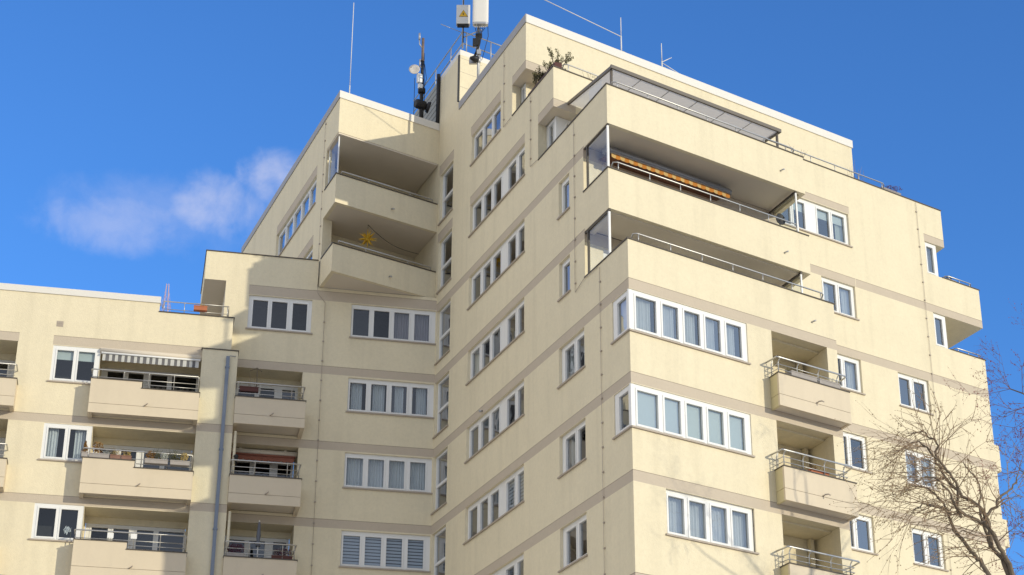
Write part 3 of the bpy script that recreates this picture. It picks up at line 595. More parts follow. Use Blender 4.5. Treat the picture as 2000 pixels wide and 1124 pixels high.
# small balconies of the front block
def small_balcony(zb):
    mb = MB(); a0, a1, dp = 5.16, 8.0, .50; fr = f0s; z0, z1, z2 = zb, zb + .34, zb + .985
    for za, zc in ((z0, z1), (z1 + .012, z2)):
        mb.box(fr, a0, a1, za, zc, dp - .09, dp, 0)
        mb.box(fr, a0, a0 + .08, za, zc, .003, dp - .09, 2); mb.box(fr, a1 - .08, a1, za, zc, .003, dp - .09, 0)
    mb.box(fr, a0 + .08, a1 - .08, z0 + .002, z2 - .1, dp - .10, dp - .092, 0)
    mb.box(fr, a0 + .082, a1 - .082, z0 + .03, z0 + .2, .003, dp - .1, 1)
    bo = mb.build('balcony', ['panel', 'soffit', 'side_panel'], tower)
    mb = MB(); mb.box(fr, a0 - .02, a1 + .02, z2, z2 + .03, dp - .12, dp + .025); mb.box(fr, a0 - .02, a0 + .10, z2, z2 + .03, .003, dp - .12); mb.build('coping', 'coping', bo)
    mb = MB(); zr = z2 + .46; P = fr.P; q = dp + .06
    mb.tube([P(a0 - .1, zr, .02), P(a0 - .06, zr, q - .02), P(a0 + .02, zr, q), P(a1 - .2, zr, q), P(a1 - .12, zr, q - .06), P(a1 - .10, zr - .02, .02)], .026, 8)
    for dz in (.17, .32): mb.tube([P(a0, zr - dz, .02), P(a0 + .03, zr - dz, dp - .04), P(a1 - .3, zr - dz, dp - .04), P(a1 - .25, zr - dz, .02)], .013, 6)
    for u in (a0 + .05, 5.95, 6.78, 7.55):
        mb.tube([P(u, z2, dp - .05), P(u, zr - .13, dp - .05), P(u + .015, zr - .05, dp - .02), P(u + .02, zr - .01, q)], .017, 6)
    for u in (a0, a1 - .22): mb.tube([P(u, z2, .12), P(u, zr - .1, .12), P(u, zr, .2)], .015, 6)
    mb.build('railing', 'rail', bo)
    mb = MB(); p = P(6.62, zb + .36, dp); mb.tube([p, p + nR * .09 + eR * .01 + UPV * .03, p + nR * .17 + eR * .05 + UPV * .03, p + nR * .22 + eR * .08 - UPV * .01], .02, 8); mb.build('drain_spout', 'sill', bo)
for zb in (19.28, 16.47, 13.66): small_balcony(zb)
# spouts and lightning conductors on the walls
mb = MB()
for fr, u, z in ((f1, 7.0, 28.18), (f1, 6.95, 25.28), (f0, 7.03, 22.49)):
    p = fr.P(u, z, 0); mb.tube([p, p + fr.n * .08, p + fr.n * .14 + fr.t * .05 + UPV * .02], .025, 8)
p = fL.P(11.3, 21.95, 0); mb.tube([p, p + nL * .12 - UPV * .03], .04, 8)
mb.build('drain_spout', 'galv', tower)
def conductor(fr, u, z0, z1, head=None, step=.72):
    mb = MB(); mb.tube([fr.P(u, z0, .035), fr.P(u, z1, .035)], .007, 5)
    if head: mb.tube([fr.P(p[0], p[1], .035) for p in head], .009, 5)
    z = z0 + .3
    while z < z1:
        mb.box(fr, u - .03, u + .03, z - .02, z + .02, .001, .045); z += step
    mb.build('lightning_conductor', 'sill', tower)
conductor(fL, 1.84, 3, 23.2); conductor(fL, 3.58, 23.1, 28.9, [(3.58, 23.1), (2.95, 23.28), (2.0, 23.27)]); conductor(fL, 7.1, 29.04, 31.75, [(7.1, 29.04), (6.55, 29.0)])
conductor(fL, 9.52, 31.76, 34.85, [(9.52, 31.76), (8.85, 31.78)]); conductor(fN, 16.8, 3, 31.78); conductor(fS, 18.1, 28.1, 35)

# canopy over the roof terrace
mb = MB(); cw = [(0.62, 1.9, 30.15), (7.55, 1.9, 30.15), (7.55, 5.2, 30.62), (.62, 5.2, 30.62)]
top = [T(*q) for q in cw]; mb.face(top, 0)
for i in range(7):
    a = .62 + i * 6.93 / 6; mb.hexa([T(a - .012, 1.95, 30.118), T(a + .012, 1.95, 30.118), T(a + .012, 5.2, 30.583), T(a - .012, 5.2, 30.583), T(a - .012, 1.95, 30.128), T(a + .012, 1.95, 30.128), T(a + .012, 5.2, 30.594), T(a - .012, 5.2, 30.594)], 2)
co = mb.build('terrace_canopy', ['canopy', 'coping', 'silver'], tower)
mb = MB(); mb.hexa([T(.55, 1.84, 30.09), T(7.62, 1.84, 30.09), T(7.62, 1.92, 30.1), T(.55, 1.92, 30.1), T(.55, 1.84, 30.21), T(7.62, 1.84, 30.21), T(7.62, 1.92, 30.22), T(.55, 1.92, 30.22)])
for a in (.56, 7.55): mb.hexa([T(a, 1.92, 30.09), T(a + .06, 1.92, 30.09), T(a + .06, 5.2, 30.56), T(a, 5.2, 30.56), T(a, 1.92, 30.2), T(a + .06, 1.92, 30.2), T(a + .06, 5.2, 30.67), T(a, 5.2, 30.67)])
mb.tube([T(.62, 1.98, 28.2), T(.62, 1.98, 30.1)], .045, 8); mb.tube([T(7.5, 1.98, 28.2), T(7.5, 1.98, 30.1)], .045, 8)
mb.build('canopy_frame', 'frame_dark', co)
mb = MB(); mb.face([T(.63, 2.7, 28.9), T(.63, 5.2, 28.9), T(.63, 5.2, 30.55), T(.63, 2.7, 30.2)]); mb.build('glass_screen', 'glass_clear', co)
# ------------------------------------------------------------------ wing
w0, w8, wp = FW(0), FW(0.8), FW(0.95)
zW = [13.72, 16.52, 19.32, 22.14, 24.97]
zones = [(-1, 7.3, z - .31, z, 1) for z in zW] + [(-1, 4.56, 27.5, 27.88, 1), (4.56, 6.86, 27.5, 27.87, 1)]
midW = [(14.85, 16.12, None), (17.69, 18.96, 'zebra'), (20.51, 21.78, 'sheer'), (23.32, 24.60, 'parts'), (26.17, 27.47, 'mauve')]
lm = [(.25, .80), (1.0, 1.55), (1.73, 2.29), (2.47, 3.05)]
holes = [(.02, 3.13, a, b, .07) for a, b, c in midW] + [(4.56, 6.84, 26.18, 27.48, .07)] + [(4.77, 7.125, zt - 2.42, zt, 1.5) for zt in (24.66, 21.84, 19.02, 16.2)]
mb = MB(); mb.wall(w0, 0, 8.47, 0, 29.06, holes, [(-1, 4.41, 28.0, 40), (7.7, 9, 26.55, 27.95), (7.9, 9, 0, 26.5)], zones)
P = w0.P
mb.face([P(7.7, 26.5, 0), P(7.7, 26.5, -4), P(7.7, 27.95, -4), P(7.7, 27.95, 0)], 2)
mb.face([P(7.7, 27.95, 0), P(8.47, 27.95, 0), P(8.47, 27.95, -4), P(7.7, 27.95, -4)], 2)
mb.face([P(8.47, 27.95, 0), P(8.47, 29.06, 0), P(8.47, 29.06, -4), P(8.47, 27.95, -4)]); mb.face([P(7.7, 26.5, -4), P(8.47, 26.5, -4), P(8.47, 27.95, -4), P(7.7, 27.95, -4)], 2)
mb.ud(w0, [(4.42, -.02), (8.45, -.02), (8.45, -5), (4.6, -5)], 28.3, 28.5)
mb.face([P(4.45, 28.3, -.18), P(8.3, 28.3, -.18), P(8.3, 29.05, -.18), P(4.45, 29.05, -.18)])
mb.build('wall', ['wall', 'band', 'soffit'], wing)
mb = MB(); mb.ud(w0, [(4.42, .03), (8.5, .03), (8.5, -4), (8.3, -4), (8.3, -.2), (4.42, -.2)], 29.062, 29.095); mb.build('coping', 'coping', wing)
for a, b, c in midW: window(wing, w0, .02, 3.13, a, b, lm, rec=.07, curt=c, sill_ext=.05)
window(wing, w0, 4.56, 6.84, 26.18, 27.48, [(4.73, 5.25), (5.45, 6.0), (6.15, 6.68)], rec=.07)
# loggia back walls of the middle part
def loggia_back(fr0, u0, u1, zt, dep, lights, nm):
    fb = Fr(fr0.O - fr0.n * dep, fr0.t, fr0.n); z0 = zt - 2.4; mb = MB()
    mb.wall(fb, u0 - .05, u1 + .05, z0, zt, [(u0 + .04, u1 - .04, z0, zt - .22, .06)])
    mb.face([fr0.P(u0, z0 + .002, 0), fr0.P(u1, z0 + .002, 0), fr0.P(u1, z0 + .002, -dep), fr0.P(u0, z0 + .002, -dep)])
    mb.build('loggia_back_wall', ['wall'], wing)
    window(wing, fb, u0 + .05, u1 - .05, z0 + .01, zt - .22, lights, rec=.06, sill=False, name=nm, zg=(.35, .13))
for zt in (24.66, 21.84, 19.02): loggia_back(w0, 4.78, 7.12, zt, .95, [(4.92, 5.38), (5.66, 6.20), (6.36, 6.95)], 'balcony_window')
# balconies
def wing_balcony(fr, u0, u1, zb, prof, dp, rails, drain, ends=True, label=None):
    """prof: list of (ua, ub, ztop) along the front"""
    mb = MB(); seam = zb + .33
    mb.box(fr, u0, u1, zb, seam, dp - .08, dp, 0)
    for ua, ub, zt in prof: mb.box(fr, ua, ub, seam + .012, zt, dp - .08, dp, 0)
    mb.box(fr, u0 + .02, u1 - .02, zb + .01, prof[0][2] - .02 if len(prof) == 1 else min(p[2] for p in prof) - .02, dp - .10, dp - .082, 0)
    mb.box(fr, u0, u0 + .14, zb, prof[0][2], .003, dp - .082, 0); mb.box(fr, u1 - .14, u1, zb, prof[-1][2], .003, dp - .082, 0)
    mb.box(fr, u0 + .142, u1 - .142, zb + .10, zb + .26, .003, dp - .102, 1)
    bo = mb.build('balcony', ['panel', 'soffit'], wing)
    if label: bo['label'] = label
    mb = MB()
    for ua, ub, zt in prof: mb.box(fr, ua - .02, ub + .02, zt + .001, zt + .032, dp - .12, dp + .025)
    mb.box(fr, u0 - .02, u0 + .15, prof[0][2] + .001, prof[0][2] + .03, .003, dp - .121); mb.box(fr, u1 - .15, u1 + .02, prof[-1][2] + .001, prof[-1][2] + .03, .003, dp - .121)
    mb.build('coping', 'coping', bo)
    mb = MB(); zr, mids, posts = rails; q = dp + .015; P = fr.P
    mb.tube([P(u0 + .05, zr, .02), P(u0 + .05, zr, q - .05), P(u0 + .09, zr, q), P(u1 - .05, zr, q), P(u1 + .0, zr, q - .05), P(u1 + .0, zr - .03, .25)], .024, 8)
    for zm, ua, ub in mids: mb.tube([P(ua, zm, dp - .04), P(ub, zm, dp - .04)], .013, 6)
    for u, z0 in posts: mb.tube([P(u, z0, dp - .04), P(u, zr - .06, dp - .04), P(u, zr, q)], .018, 6)
    mb.tube([P(u1 - .02, prof[-1][2], .2), P(u1 - .02, zr - .05, .2)], .016, 6)
    mb.build('railing', 'rail', bo)
    mb = MB(); p = P(drain, zb + .36, dp); mb.tube([p, p + fr.n * .1 - fr.t * .05 + UPV * .01, p + fr.n * .16 - fr.t * .10 + UPV * .04], .022, 8); mb.build('drain_spout', 'sill', bo)
    return bo
for k, zb in enumerate((22.16, 19.34, 16.5)):
    wing_balcony(w0, 4.70, 7.125, zb, [(4.70, 7.125, zb + .97)], 1.17, (zb + 1.49, [(zb + 1.28, 4.8, 7.1), (zb + 1.12, 4.8, 7.1)], [(4.8, zb + .98), (5.2, zb + .98), (6.3, zb + .98), (7.05, zb + .98)]), 5.9, label=None)
# left part, further forward
zl = [13.72, 16.52, 19.30, 22.12]
zones = [(8.36, 22, z - .30, z, 1) for z in zl] + [(8.36, 13.42, 24.64, 24.98, 1), (14.56, 19, 24.64, 24.98, 1)]
leftW = [(15.0, 16.2), (17.78, 19.0), (20.52, 21.80), (23.32, 24.62)]
hl = [(8.36, 11.79, zt - 2.42, zt, 1.15) for zt in (24.62, 21.80, 18.98, 16.2)] + [(14.58, 18.6, zt - 2.42, zt, 1.3) for zt in (24.66, 21.83, 19.0, 16.2)] + [(11.80, 13.40, a, b, .03) for a, b in leftW]
mb = MB(); mb.wall(w8, 7.37, 21, 0, 26.5, hl, [(7, 9.95, 26.17, 40)], zones)
P = w8.P
mb.face([P(7.37, 0, 0), P(7.37, 0, -.85), P(7.37, 26.17, -.85), P(7.37, 26.17, 0)]); mb.face([P(9.95, 26.17, 0), P(9.95, 26.5, 0), P(9.95, 26.5, -6), P(9.95, 26.17, -6)])
mb.ud(w8, [(7.45, -.03), (20.9, -.03), (20.9, -8), (7.45, -8)], 25.6, 25.7)
mb.face([P(7.4, 25.7, -.16), P(9.95, 25.7, -.16), P(9.95, 26.16, -.16), P(7.4, 26.16, -.16)])
mb.build('wall', ['wall', 'band'], wing)
mb = MB(); mb.ud(w8, [(7.33, .03), (9.97, .03), (9.97, -.2), (7.5, -.2), (7.5, -.85), (7.33, -.85)], 26.172, 26.205); mb.build('coping', 'coping', wing)
mb = MB(); mb.ud(w8, [(9.93, .04), (21, .04), (21, -.3), (9.93, -.3)], 26.502, 26.74); mb.build('roof_edge', 'cap', wing)
mb = MB(); P = w8.P; mb.tube([P(7.55, 26.2, -.4), P(7.55, 26.62, -.4), P(7.55, 26.62, -.06), P(9.85, 26.62, -.06), P(9.85, 26.35, -.06)], .022, 8); mb.tube([P(7.6, 26.33, -.06), P(9.8, 26.33, -.06)], .012, 6)
for u in (7.6, 8.35, 9.1, 9.8): mb.tube([P(u, 26.2, -.06), P(u, 26.62, -.06)], .015, 6)
mb.build('handrail', 'rail', wing)
mb = MB()
for i in range(3):
    for j in range(2): mb.box(w8, 13.17 + i * .065, 13.22 + i * .065, 25.33 + j * .09, 25.405 + j * .09, .001, .012)
mb.box(w8, 13.15, 13.38, 25.31, 25.52, .0005, .004); mb.build('wall_vent', 'sill', wing)
for (a, b), c in zip(leftW, ('ends', None, 'ends', 'blind')):
    window(wing, w8, 11.80, 13.40, a, b, [(11.98, 12.52), (12.69, 13.24)], rec=.02, curt=c, sill_ext=.07)
ll = [(8.46, 9.30), (9.47, 10.03), (10.29, 10.81), (10.99, 11.53)]
for zt in (24.62, 21.80, 18.98): loggia_back(w8, 8.37, 11.78, zt, 1.15, ll, 'balcony_window')
for zt in (24.66, 21.83, 19.0): loggia_back(w8, 14.6, 18.6, zt, 1.3, [(14.9, 15.4), (15.6, 16.2), (16.5, 17.2), (17.4, 18.3)], 'balcony_window')
for zb in (22.08, 19.26, 16.46):
    wing_balcony(w8, 8.35, 12.0, zb, [(8.35, 10.30, zb + .97), (10.30, 12.0, zb + 1.21)], .62, (zb + 1.54, [(zb + 1.29, 8.4, 11.95), (zb + 1.13, 8.4, 10.25)], [(8.42, zb + .98), (9.24, zb + .98), (10.09, zb + .98), (10.92, zb + 1.22), (11.8, zb + 1.22)]), 10.15)
    wing_balcony(w8, 14.42, 18.5, zb + .02, [(14.42, 18.5, zb + .98)], .62, (zb + 1.48, [(zb + 1.29, 14.5, 18.4), (zb + 1.12, 14.5, 18.4)], [(14.75, zb + .98), (15.8, zb + .98), (17.0, zb + .98)]), 16.5)
# pier with downpipe
mb = MB(); P = wp.P
mb.wall(wp, 7.13, 8.36, 0, 24.87, zones=[(7, 9, z - .27, z + .02, 1) for z in zl])
for u in (7.13, 8.36): mb.face([P(u, 0, 0), P(u, 0, -.94), P(u, 24.87, -.94), P(u, 24.87, 0)])
mb.build('pier', ['wall', 'band'], wing)
mb = MB(); mb.box(wp, 7.10, 8.40, 24.872, 24.905, -.93, .03); mb.build('coping', 'coping', wing)
mb = MB(); mb.box(wp, 7.41, 7.53, 3, 24.62, .03, .13)
for z in (24.2, 21.2, 18.4, 15.6): mb.box(wp, 7.39, 7.55, z, z + .05, .003, .14)
mb.tube([P(7.47, 24.58, .08), P(7.40, 24.66, .06), P(7.2, 24.66, .04)], .012, 6)
mb.build('downpipe', 'pipe', wing)
mb = MB(); mb.tube([w0.P(7.02, 21.95, .9), w0.P(7.02, 19.4, .9)], .05, 8); mb.tube([w0.P(7.02, 19.1, .9), w0.P(7.02, 16.5, .9)], .05, 8); mb.build('downpipe', 'wall', wing)
mb = MB()
def conductor2(fr, u, z0, z1, step=.75):
    mb.tube([fr.P(u, z0, .035), fr.P(u, z1, .035)], .007, 5); z = z0 + .4
    while z < z1: mb.box(fr, u - .03, u + .03, z - .02, z + .02, .001, .045); z += step
conductor2(w0, 4.10, 3, 27.4); mb.tube([w0.P(4.10, 27.4, .035), w0.P(4.38, 27.75, .035), w0.P(4.42, 28.1, .035)], .007, 5)
mb.build('lightning_conductor', 'sill', wing)

# ------------------------------------------------------------------ things on the roofs
def lightning_rod(base, h, label, thick=.5, arms=()):
    r = empty('lightning_rod', base, label, 'lightning rod', 'lightning rods on the roofs')
    mb = MB(); mb.tube([base, base + UPV * h * thick], .024, 6); mb.tube([base + UPV * h * thick, base + UPV * h], .015, 6); mb.build('rod', 'cap', r)
    mb = MB(); mb.prism([base + Vector((math.cos(t) * .16, math.sin(t) * .16, 0)) for t in [i * math.pi / 4 for i in range(8)]], base.z, base.z + .07); mb.build('base', 'planter', r)
    if arms:
        mb = MB()
        for a, b in arms: mb.tube([a, b], .016, 6)
        mb.build('stay', 'cap', r)
lightning_rod(T(-3.5, 18.0, 35.2), 5.4, 'tall thin lightning rod on the side block left of the dark mast', .3)
lightning_rod(T(4.28, 7.75, 35.19), 1.56, 'lightning rod on the white roof edge with a long wire running up to the left', .5, [(T(4.28, 7.75, 35.95), T(.6, 8.6, 36.95))])
lightning_rod(T(6.16, 7.75, 35.19), 1.15, 'short lightning rod with side arms on the roof edge, rightmost one', .35, [(T(6.16, 7.75, 35.52), T(6.95, 7.68, 35.28)), (T(6.16, 7.75, 35.55), T(6.9, 8.2, 36.25))])
# dark mast with dish and black units
b = T(-.70, 16.75, 35.2)
r = empty('antenna_mast', b, 'dark rooftop mast with a grey dish and black antenna units', 'antenna mast', 'antenna masts on the roof')
mb = MB(); mb.tube([b, b + UPV * 2.2], .075, 10); mb.tube([b + UPV * 2.2, b + UPV * 3.0], .06, 10); mb.build('lower_mast', 'black', r)
mb = MB(); mb.tube([b + UPV * 3.0, b + UPV * 4.05], .055, 10); mb.tube([b + UPV * 3.0, b + UPV * 3.03], .08, 10); mb.build('pole', 'rust', r)
mb = MB(); c = b + UPV * 3.72 - eR * .13; mb.tube([b + UPV * 3.55, c - eR * .03, c + UPV * .2 - eR * .04], .022, 6); mb.tube([c + UPV * .2 - eR * .04, c + UPV * .5 - eR * .04], .04, 8); c = b + UPV * 2.75 - eR * .12; mb.tube([b + UPV * 2.65, c, c + UPV * .14], .018, 6); mb.tube([c - UPV * .05, c + UPV * .3], .03, 8); mb.build('whip_antenna', 'galv', r)
mb = MB(); c = b + UPV * 2.42 - eR * .42 + nR * .1; ax = (nR - eR * .7 + UPV * .1).normalized(); mb.lathe(c, ax, [(.02, -.10), (.13, -.08), (.20, .0), (.215, .05), (.20, .05), (.10, .0), (.01, -.03)], 22); mb.tube([c - ax * .08, b + UPV * 2.3], .025, 6); mb.build('dish', 'canopy', r)
mb = MB(); mb.box(Fr(b, eR, nR), -.26, -.08, 1.92, 2.3, .02, .16); mb.box(Fr(b, eR, nR), -.2, -.04, 1.70, 1.88, .02, .14); mb.build('radio_unit', 'white', r)
for ww in (1,):
    mb = MB(); fr = Fr(b, eR, nR); mb.lathe(b + UPV * 1.02 + nR * .02 - eR * .28, eR, [(.10, 0), (.17, .02), (.19, .10), (.19, .40), (.15, .44)], 14); mb.build('black_antenna', 'black', r); mb = MB(); mb.lathe(b + UPV * 1.0 + nR * .05 + eR * .16, (eR - UPV * .25 + nR * .35), [(.05, 0), (.20, .05), (.24, .14), (.22, .17)], 18)
    mb.build('black_antenna', 'black', r); mb = MB()
    mb.lathe(b + UPV * 1.55, UPV, [(.10, 0), (.15, .03), (.15, .2), (.10, .22)], 12); mb.build('collar', 'black', r)
mb = MB(); fr = Fr(b, eR, nR); mb.box(fr, -.2, .85, .0, .09, -.35, .12); mb.box(fr, .25, .85, .09, .26, -.2, .08); mb.box(fr, -.22, .18, .09, .2, -.14, .14); mb.build('mast_foot', 'black', r)
mb = MB(); mb.tube([b - eR * .36 + nR * .05, b - eR * .36 + UPV * 2.1 + nR * .05], .012, 5); mb.tube([b + eR * .07, b + eR * .09 + UPV * 1.2 + nR * .07, b + eR * .07 + UPV * 3.4], .012, 5); mb.tube([b + eR * .1 + UPV * 2.9, b + eR * .14 + UPV * 2.2 + nR * .1, b + UPV * 1.6 + eR * .05], .012, 5); mb.build('cable', 'black', r)
# mast with the white panel antenna
b = T(.35, 13.0, 35.1)
r = empty('antenna_mast', b, 'steel mast carrying a tall white panel antenna with cables', 'antenna mast', 'antenna masts on the roof')
fr = Fr(Vector((b.x, b.y, 0)), Vector((1, 0, 0)), Vector((0, -1, 0)))
mb = MB(); mb.tube([b, b + UPV * 3.2], .05, 10); mb.tube([b + UPV * 1.30, b + UPV * 1.55], .085, 10); mb.build('pole', 'galv', r)
mb = MB()
n = 14; prof = [(.30 * math.copysign(abs(math.cos(t)) ** .55, math.cos(t)), .13 * math.copysign(abs(math.sin(t)) ** .55, math.sin(t))) for t in [2 * math.pi * i / 28 for i in range(28)]]
mb.ud(fr, [(.06 + x, .16 + y) for x, y in prof], 38.03, 40.4); mb.build('panel_antenna', 'cap', r)
mb = MB(); mb.ud(fr, [(.06 + x * .97, .16 + y * .97) for x, y in prof], 37.95, 38.028)
for i in range(6): mb.tube([fr.P(-.14 + i * .075, 37.95, .16), fr.P(-.14 + i * .075, 37.84, .16)], .018, 6)
mb.build('end_cap', 'galv', r)
mb = MB(); rnd = random.Random(3)
for i in range(6):
    x = -.14 + i * .075; mb.tube([fr.P(x, 37.84, .16), fr.P(x * .5, 37.6, .14 + .02 * i), fr.P(-.04 + .02 * i, 37.2, .1), fr.P(-.1 + .015 * i, 36.9, .02), fr.P(-.22 + .01 * i, 36.6, -.02)], .014, 5)
mb.tube([fr.P(.34, 37.9, .16), fr.P(.36, 37.5, .12), fr.P(.22, 36.9, .05), fr.P(.12, 36.5, .02)], .012, 5)
mb.build('cable', 'black', r)
mb = MB(); mb.box(fr, -.22, -.02, 37.10, 37.40, .0, .14); mb.box(fr, -.12, .13, 37.50, 37.62, -.05, .12); mb.lathe(fr.P(-.02, 36.52, .06), -eR - UPV * .15, [(.09, 0), (.13, .03), (.13, .16), (.05, .34)], 12); mb.build('radio_unit', 'black', r)
mb = MB(); mb.box(fr, -.35, .02, 36.40, 36.62, -.12, -.02); mb.box(fr, -.06, .1, 36.72, 36.9, .02, .14); mb.build('bracket', 'galv', r)
# mast with the warning box
b = T(.06, 14.05, 37.52)
r = empty('antenna_mast', b, 'thin mast with a white box bearing a yellow warning triangle', 'antenna mast', 'antenna masts on the roof')
fr = Fr(Vector((b.x, b.y, 0)), Vector((1, 0, 0)), Vector((0, -1, 0)))
mb = MB(); mb.tube([b + UPV * .02, b + UPV * 3.2], .035, 8); mb.tube([b + UPV * .5 + eR * .02, T(.5, 13.1, 37.96)], .025, 6); mb.tube([b + UPV * .7, b + UPV * .72 - eR * 1.0], .014, 6); mb.build('pole', 'galv', r)
mb = MB(); mb.tube([b + UPV * .25 + nR * .03, b + UPV * 3.15 + nR * .05 - eR * .03], .022, 6); mb.build('cable', 'black', r)
mb = MB(); z0, z1 = 38.47, 39.30; mb.box(fr, -.25, .27, z0, z1, .05, .27); bx = mb.build('equipment_box', 'cap', r)
mb = MB(); mb.box(fr, -.21, .23, z0 - .07, z0 - .002, .07, .25); mb.build('box_base', 'black', bx)
c = fr.P(.02, z0 + .42, .272); tri = lambda k, dd: [c + fr.t * (.15 * k * x) + UPV * (.15 * k * y) + fr.n * dd for x, y in ((-1.05, -.72), (1.05, -.72), (0, 1.1))]
mb = MB(); mb.face(tri(1.14, .002), 1); mb.face(tri(1.02, .004), 0); 
bolt = [(-.10, .30), (.08, .30), (.02, .02), (.16, .02), (-.10, -.52), (-.03, -.12), (-.17, -.12)]
mb.face([c + fr.t * (.15 * (x - .02) * 1.2) + UPV * (.15 * y * 1.1) + fr.n * .006 for x, y in bolt], 1); mb.build('warning_sign', ['sign_yellow', 'black'], bx)
# far lattice mast behind the wing
b = Vector((-72.1, 342.5, 0)); r = tag(None or empty('lattice_mast', b, 'distant red and white lattice mast seen above the wing terrace', 'mast'))
mb = MB(); H = 154.0; hw = lambda z: min(6.0, .22 + .13 * (H - z))
for q in range(4):
    sx, sy = (1, 1, -1, -1)[q], (1, -1, -1, 1)[q]; mb.tube([b + Vector((sx * hw(0), sy * hw(0), 0)), b + Vector((sx * hw(H), sy * hw(H), H))], .06, 5)
z = 2
while z < H - 3:
    for q in range(4):
        s = [(1, 1), (1, -1), (-1, -1), (-1, 1)]; p1, p2 = s[q], s[(q + 1) % 4]; z2 = z + 3
        mb.tube([b + Vector((p1[0] * hw(z), p1[1] * hw(z), z)), b + Vector((p2[0] * hw(z2), p2[1] * hw(z2), z2))], .035, 4)
        mb.tube([b + Vector((p1[0] * hw(z), p1[1] * hw(z), z)), b + Vector((p2[0] * hw(z), p2[1] * hw(z), z))], .035, 4)
    z += 3
mb.build('lattice', 'mastred', r)

# ------------------------------------------------------------------ things on the balconies
def foliage(mb, c, rx, ry, rz, n, size, rnd):
    for _ in range(n):
        while True:
            p = Vector((rnd.uniform(-1, 1), rnd.uniform(-1, 1), rnd.uniform(-1, 1)))
            if p.length < 1: break
        p = c + Vector((p.x * rx, p.y * ry, p.z * rz)); d = Vector((rnd.gauss(0, 1), rnd.gauss(0, 1), rnd.gauss(.5, 1))).normalized(); s = d.orthogonal().normalized(); k = size * rnd.uniform(.6, 1.3)
        mb.face([p - d * k, p + s * k * .4, p + d * k, p - s * k * .4])
def stems(mb, c, rx, h, n, rnd, r=.006, spread=.5):
    for _ in range(n):
        p = c + Vector((rnd.uniform(-rx, rx), rnd.uniform(-.05, .05), 0)); d = Vector((rnd.gauss(0, spread), rnd.gauss(0, spread), 1)); k = h * rnd.uniform(.5, 1)
        mb.tube([p, p + d * k * .5, p + d * k + Vector((rnd.gauss(0, .03), 0, 0))], [r, r * .8, r * .4], 4)
def planter(fr, u0, u1, z, d0, d1, h, label, plants, group=None, mat='planter', cat='planter'):
    r = empty('flower_box' if u1 - u0 > .4 else 'flower_pot', fr.P((u0 + u1) / 2, z, (d0 + d1) / 2), label, cat, group)
    mb = MB(); t = .02
    mb.box(fr, u0, u1, z, z + h, d1 - t, d1); mb.box(fr, u0, u1, z, z + h, d0, d0 + t); mb.box(fr, u0, u0 + t, z, z + h, d0 + t + .001, d1 - t - .001); mb.box(fr, u1 - t, u1, z, z + h, d0 + t + .001, d1 - t - .001)
    mb.box(fr, u0 + t, u1 - t, z + .01, z + h * .8, d0 + t, d1 - t); mb.box(fr, u0 - .008, u1 + .008, z + h - .03, z + h + .002, d1 - t - .002, d1 + .01)
    mb.build('pot', mat, r); rnd = random.Random(int(u0 * 100 + z * 10))
    for kind, uc, hh, rx, m_, n in plants:
        mb = MB(); c = fr.P(uc, z + h, (d0 + d1) / 2)
        if kind == 'bush': foliage(mb, c + UPV * hh * .5, rx, .10, hh * .55, n, .035, rnd)
        elif kind == 'stem': stems(mb, c, rx, hh, n, rnd); foliage(mb, c + UPV * hh * .55, rx * 1.1, .1, hh * .45, n * 2, .02, rnd)
        elif kind == 'cone':
            for i in range(8): foliage(mb, c + UPV * hh * (i + .3) / 8, rx * (1 - i / 8.5), rx * (1 - i / 8.5), hh / 14, n // 8, .035, rnd)
        mb.build('plant', m_, r)
    return r
w8z = w8
G = 'flower boxes on the middle left balcony'
planter(w8, 11.85, 12.05, 20.50, .45, .65, .16, 'grey pot with a small rust conifer on the balcony corner post', [('cone', 11.95, .42, .13, 'leaf_orange', 320)], G)
planter(w8, 11.15, 11.80, 20.50, .45, .63, .15, 'grey flower box with a round rust shrub, left end of the balcony', [('bush', 11.55, .42, .20, 'leaf_orange', 320), ('stem', 11.25, .2, .1, 'leaf_silver', 18)], G)
planter(w8, 10.78, 11.12, 20.50, .45, .62, .14, 'brown flower box holding withered heather beside the round shrub', [('stem', 10.95, .25, .13, 'leaf_yellow', 26)], G, 'brownpot')
planter(w8, 10.42, 10.75, 20.50, .45, .62, .14, 'brown flower box of dry straw-coloured plants by the parapet step', [('bush', 10.58, .22, .14, 'leaf_yellow', 130)], G, 'brownpot')
planter(w8, 9.22, 9.98, 20.38, .66, .82, .15, 'grey box hung on the railing with rust and silver plants', [('bush', 9.8, .28, .16, 'leaf_orange', 180), ('bush', 9.35, .22, .13, 'leaf_silver', 130), ('stem', 9.6, .35, .2, 'leaf_olive', 30)], G)
planter(w8, 8.50, 9.14, 20.38, .66, .82, .15, 'grey box hung on the railing with green stems and straw plumes', [('stem', 9.0, .38, .15, 'leaf_olive', 44), ('bush', 8.68, .30, .14, 'leaf_yellow', 190)], G)
planter(w8, 8.32, 8.78, 26.3, .03, .20, .16, 'terracotta flower box on the wing terrace railing', [('stem', 8.55, .14, .15, 'leaf_yellow', 14)], None, 'terracotta')
planter(w0, 6.45, 7.05, 17.46, .98, 1.14, .16, 'flower box with dark purple heather at the left of the lowest shaded balcony', [('bush', 6.75, .34, .32, 'leaf_purple', 420)], 'flower boxes on the lowest shaded balcony', 'planter')
planter(w0, 4.86, 5.55, 17.46, .98, 1.14, .16, 'flower box with purple and silver plants at the right of the lowest shaded balcony', [('bush', 5.2, .26, .34, 'leaf_purple', 320), ('stem', 5.2, .34, .3, 'leaf_silver', 24)], 'flower boxes on the lowest shaded balcony', 'redbox')
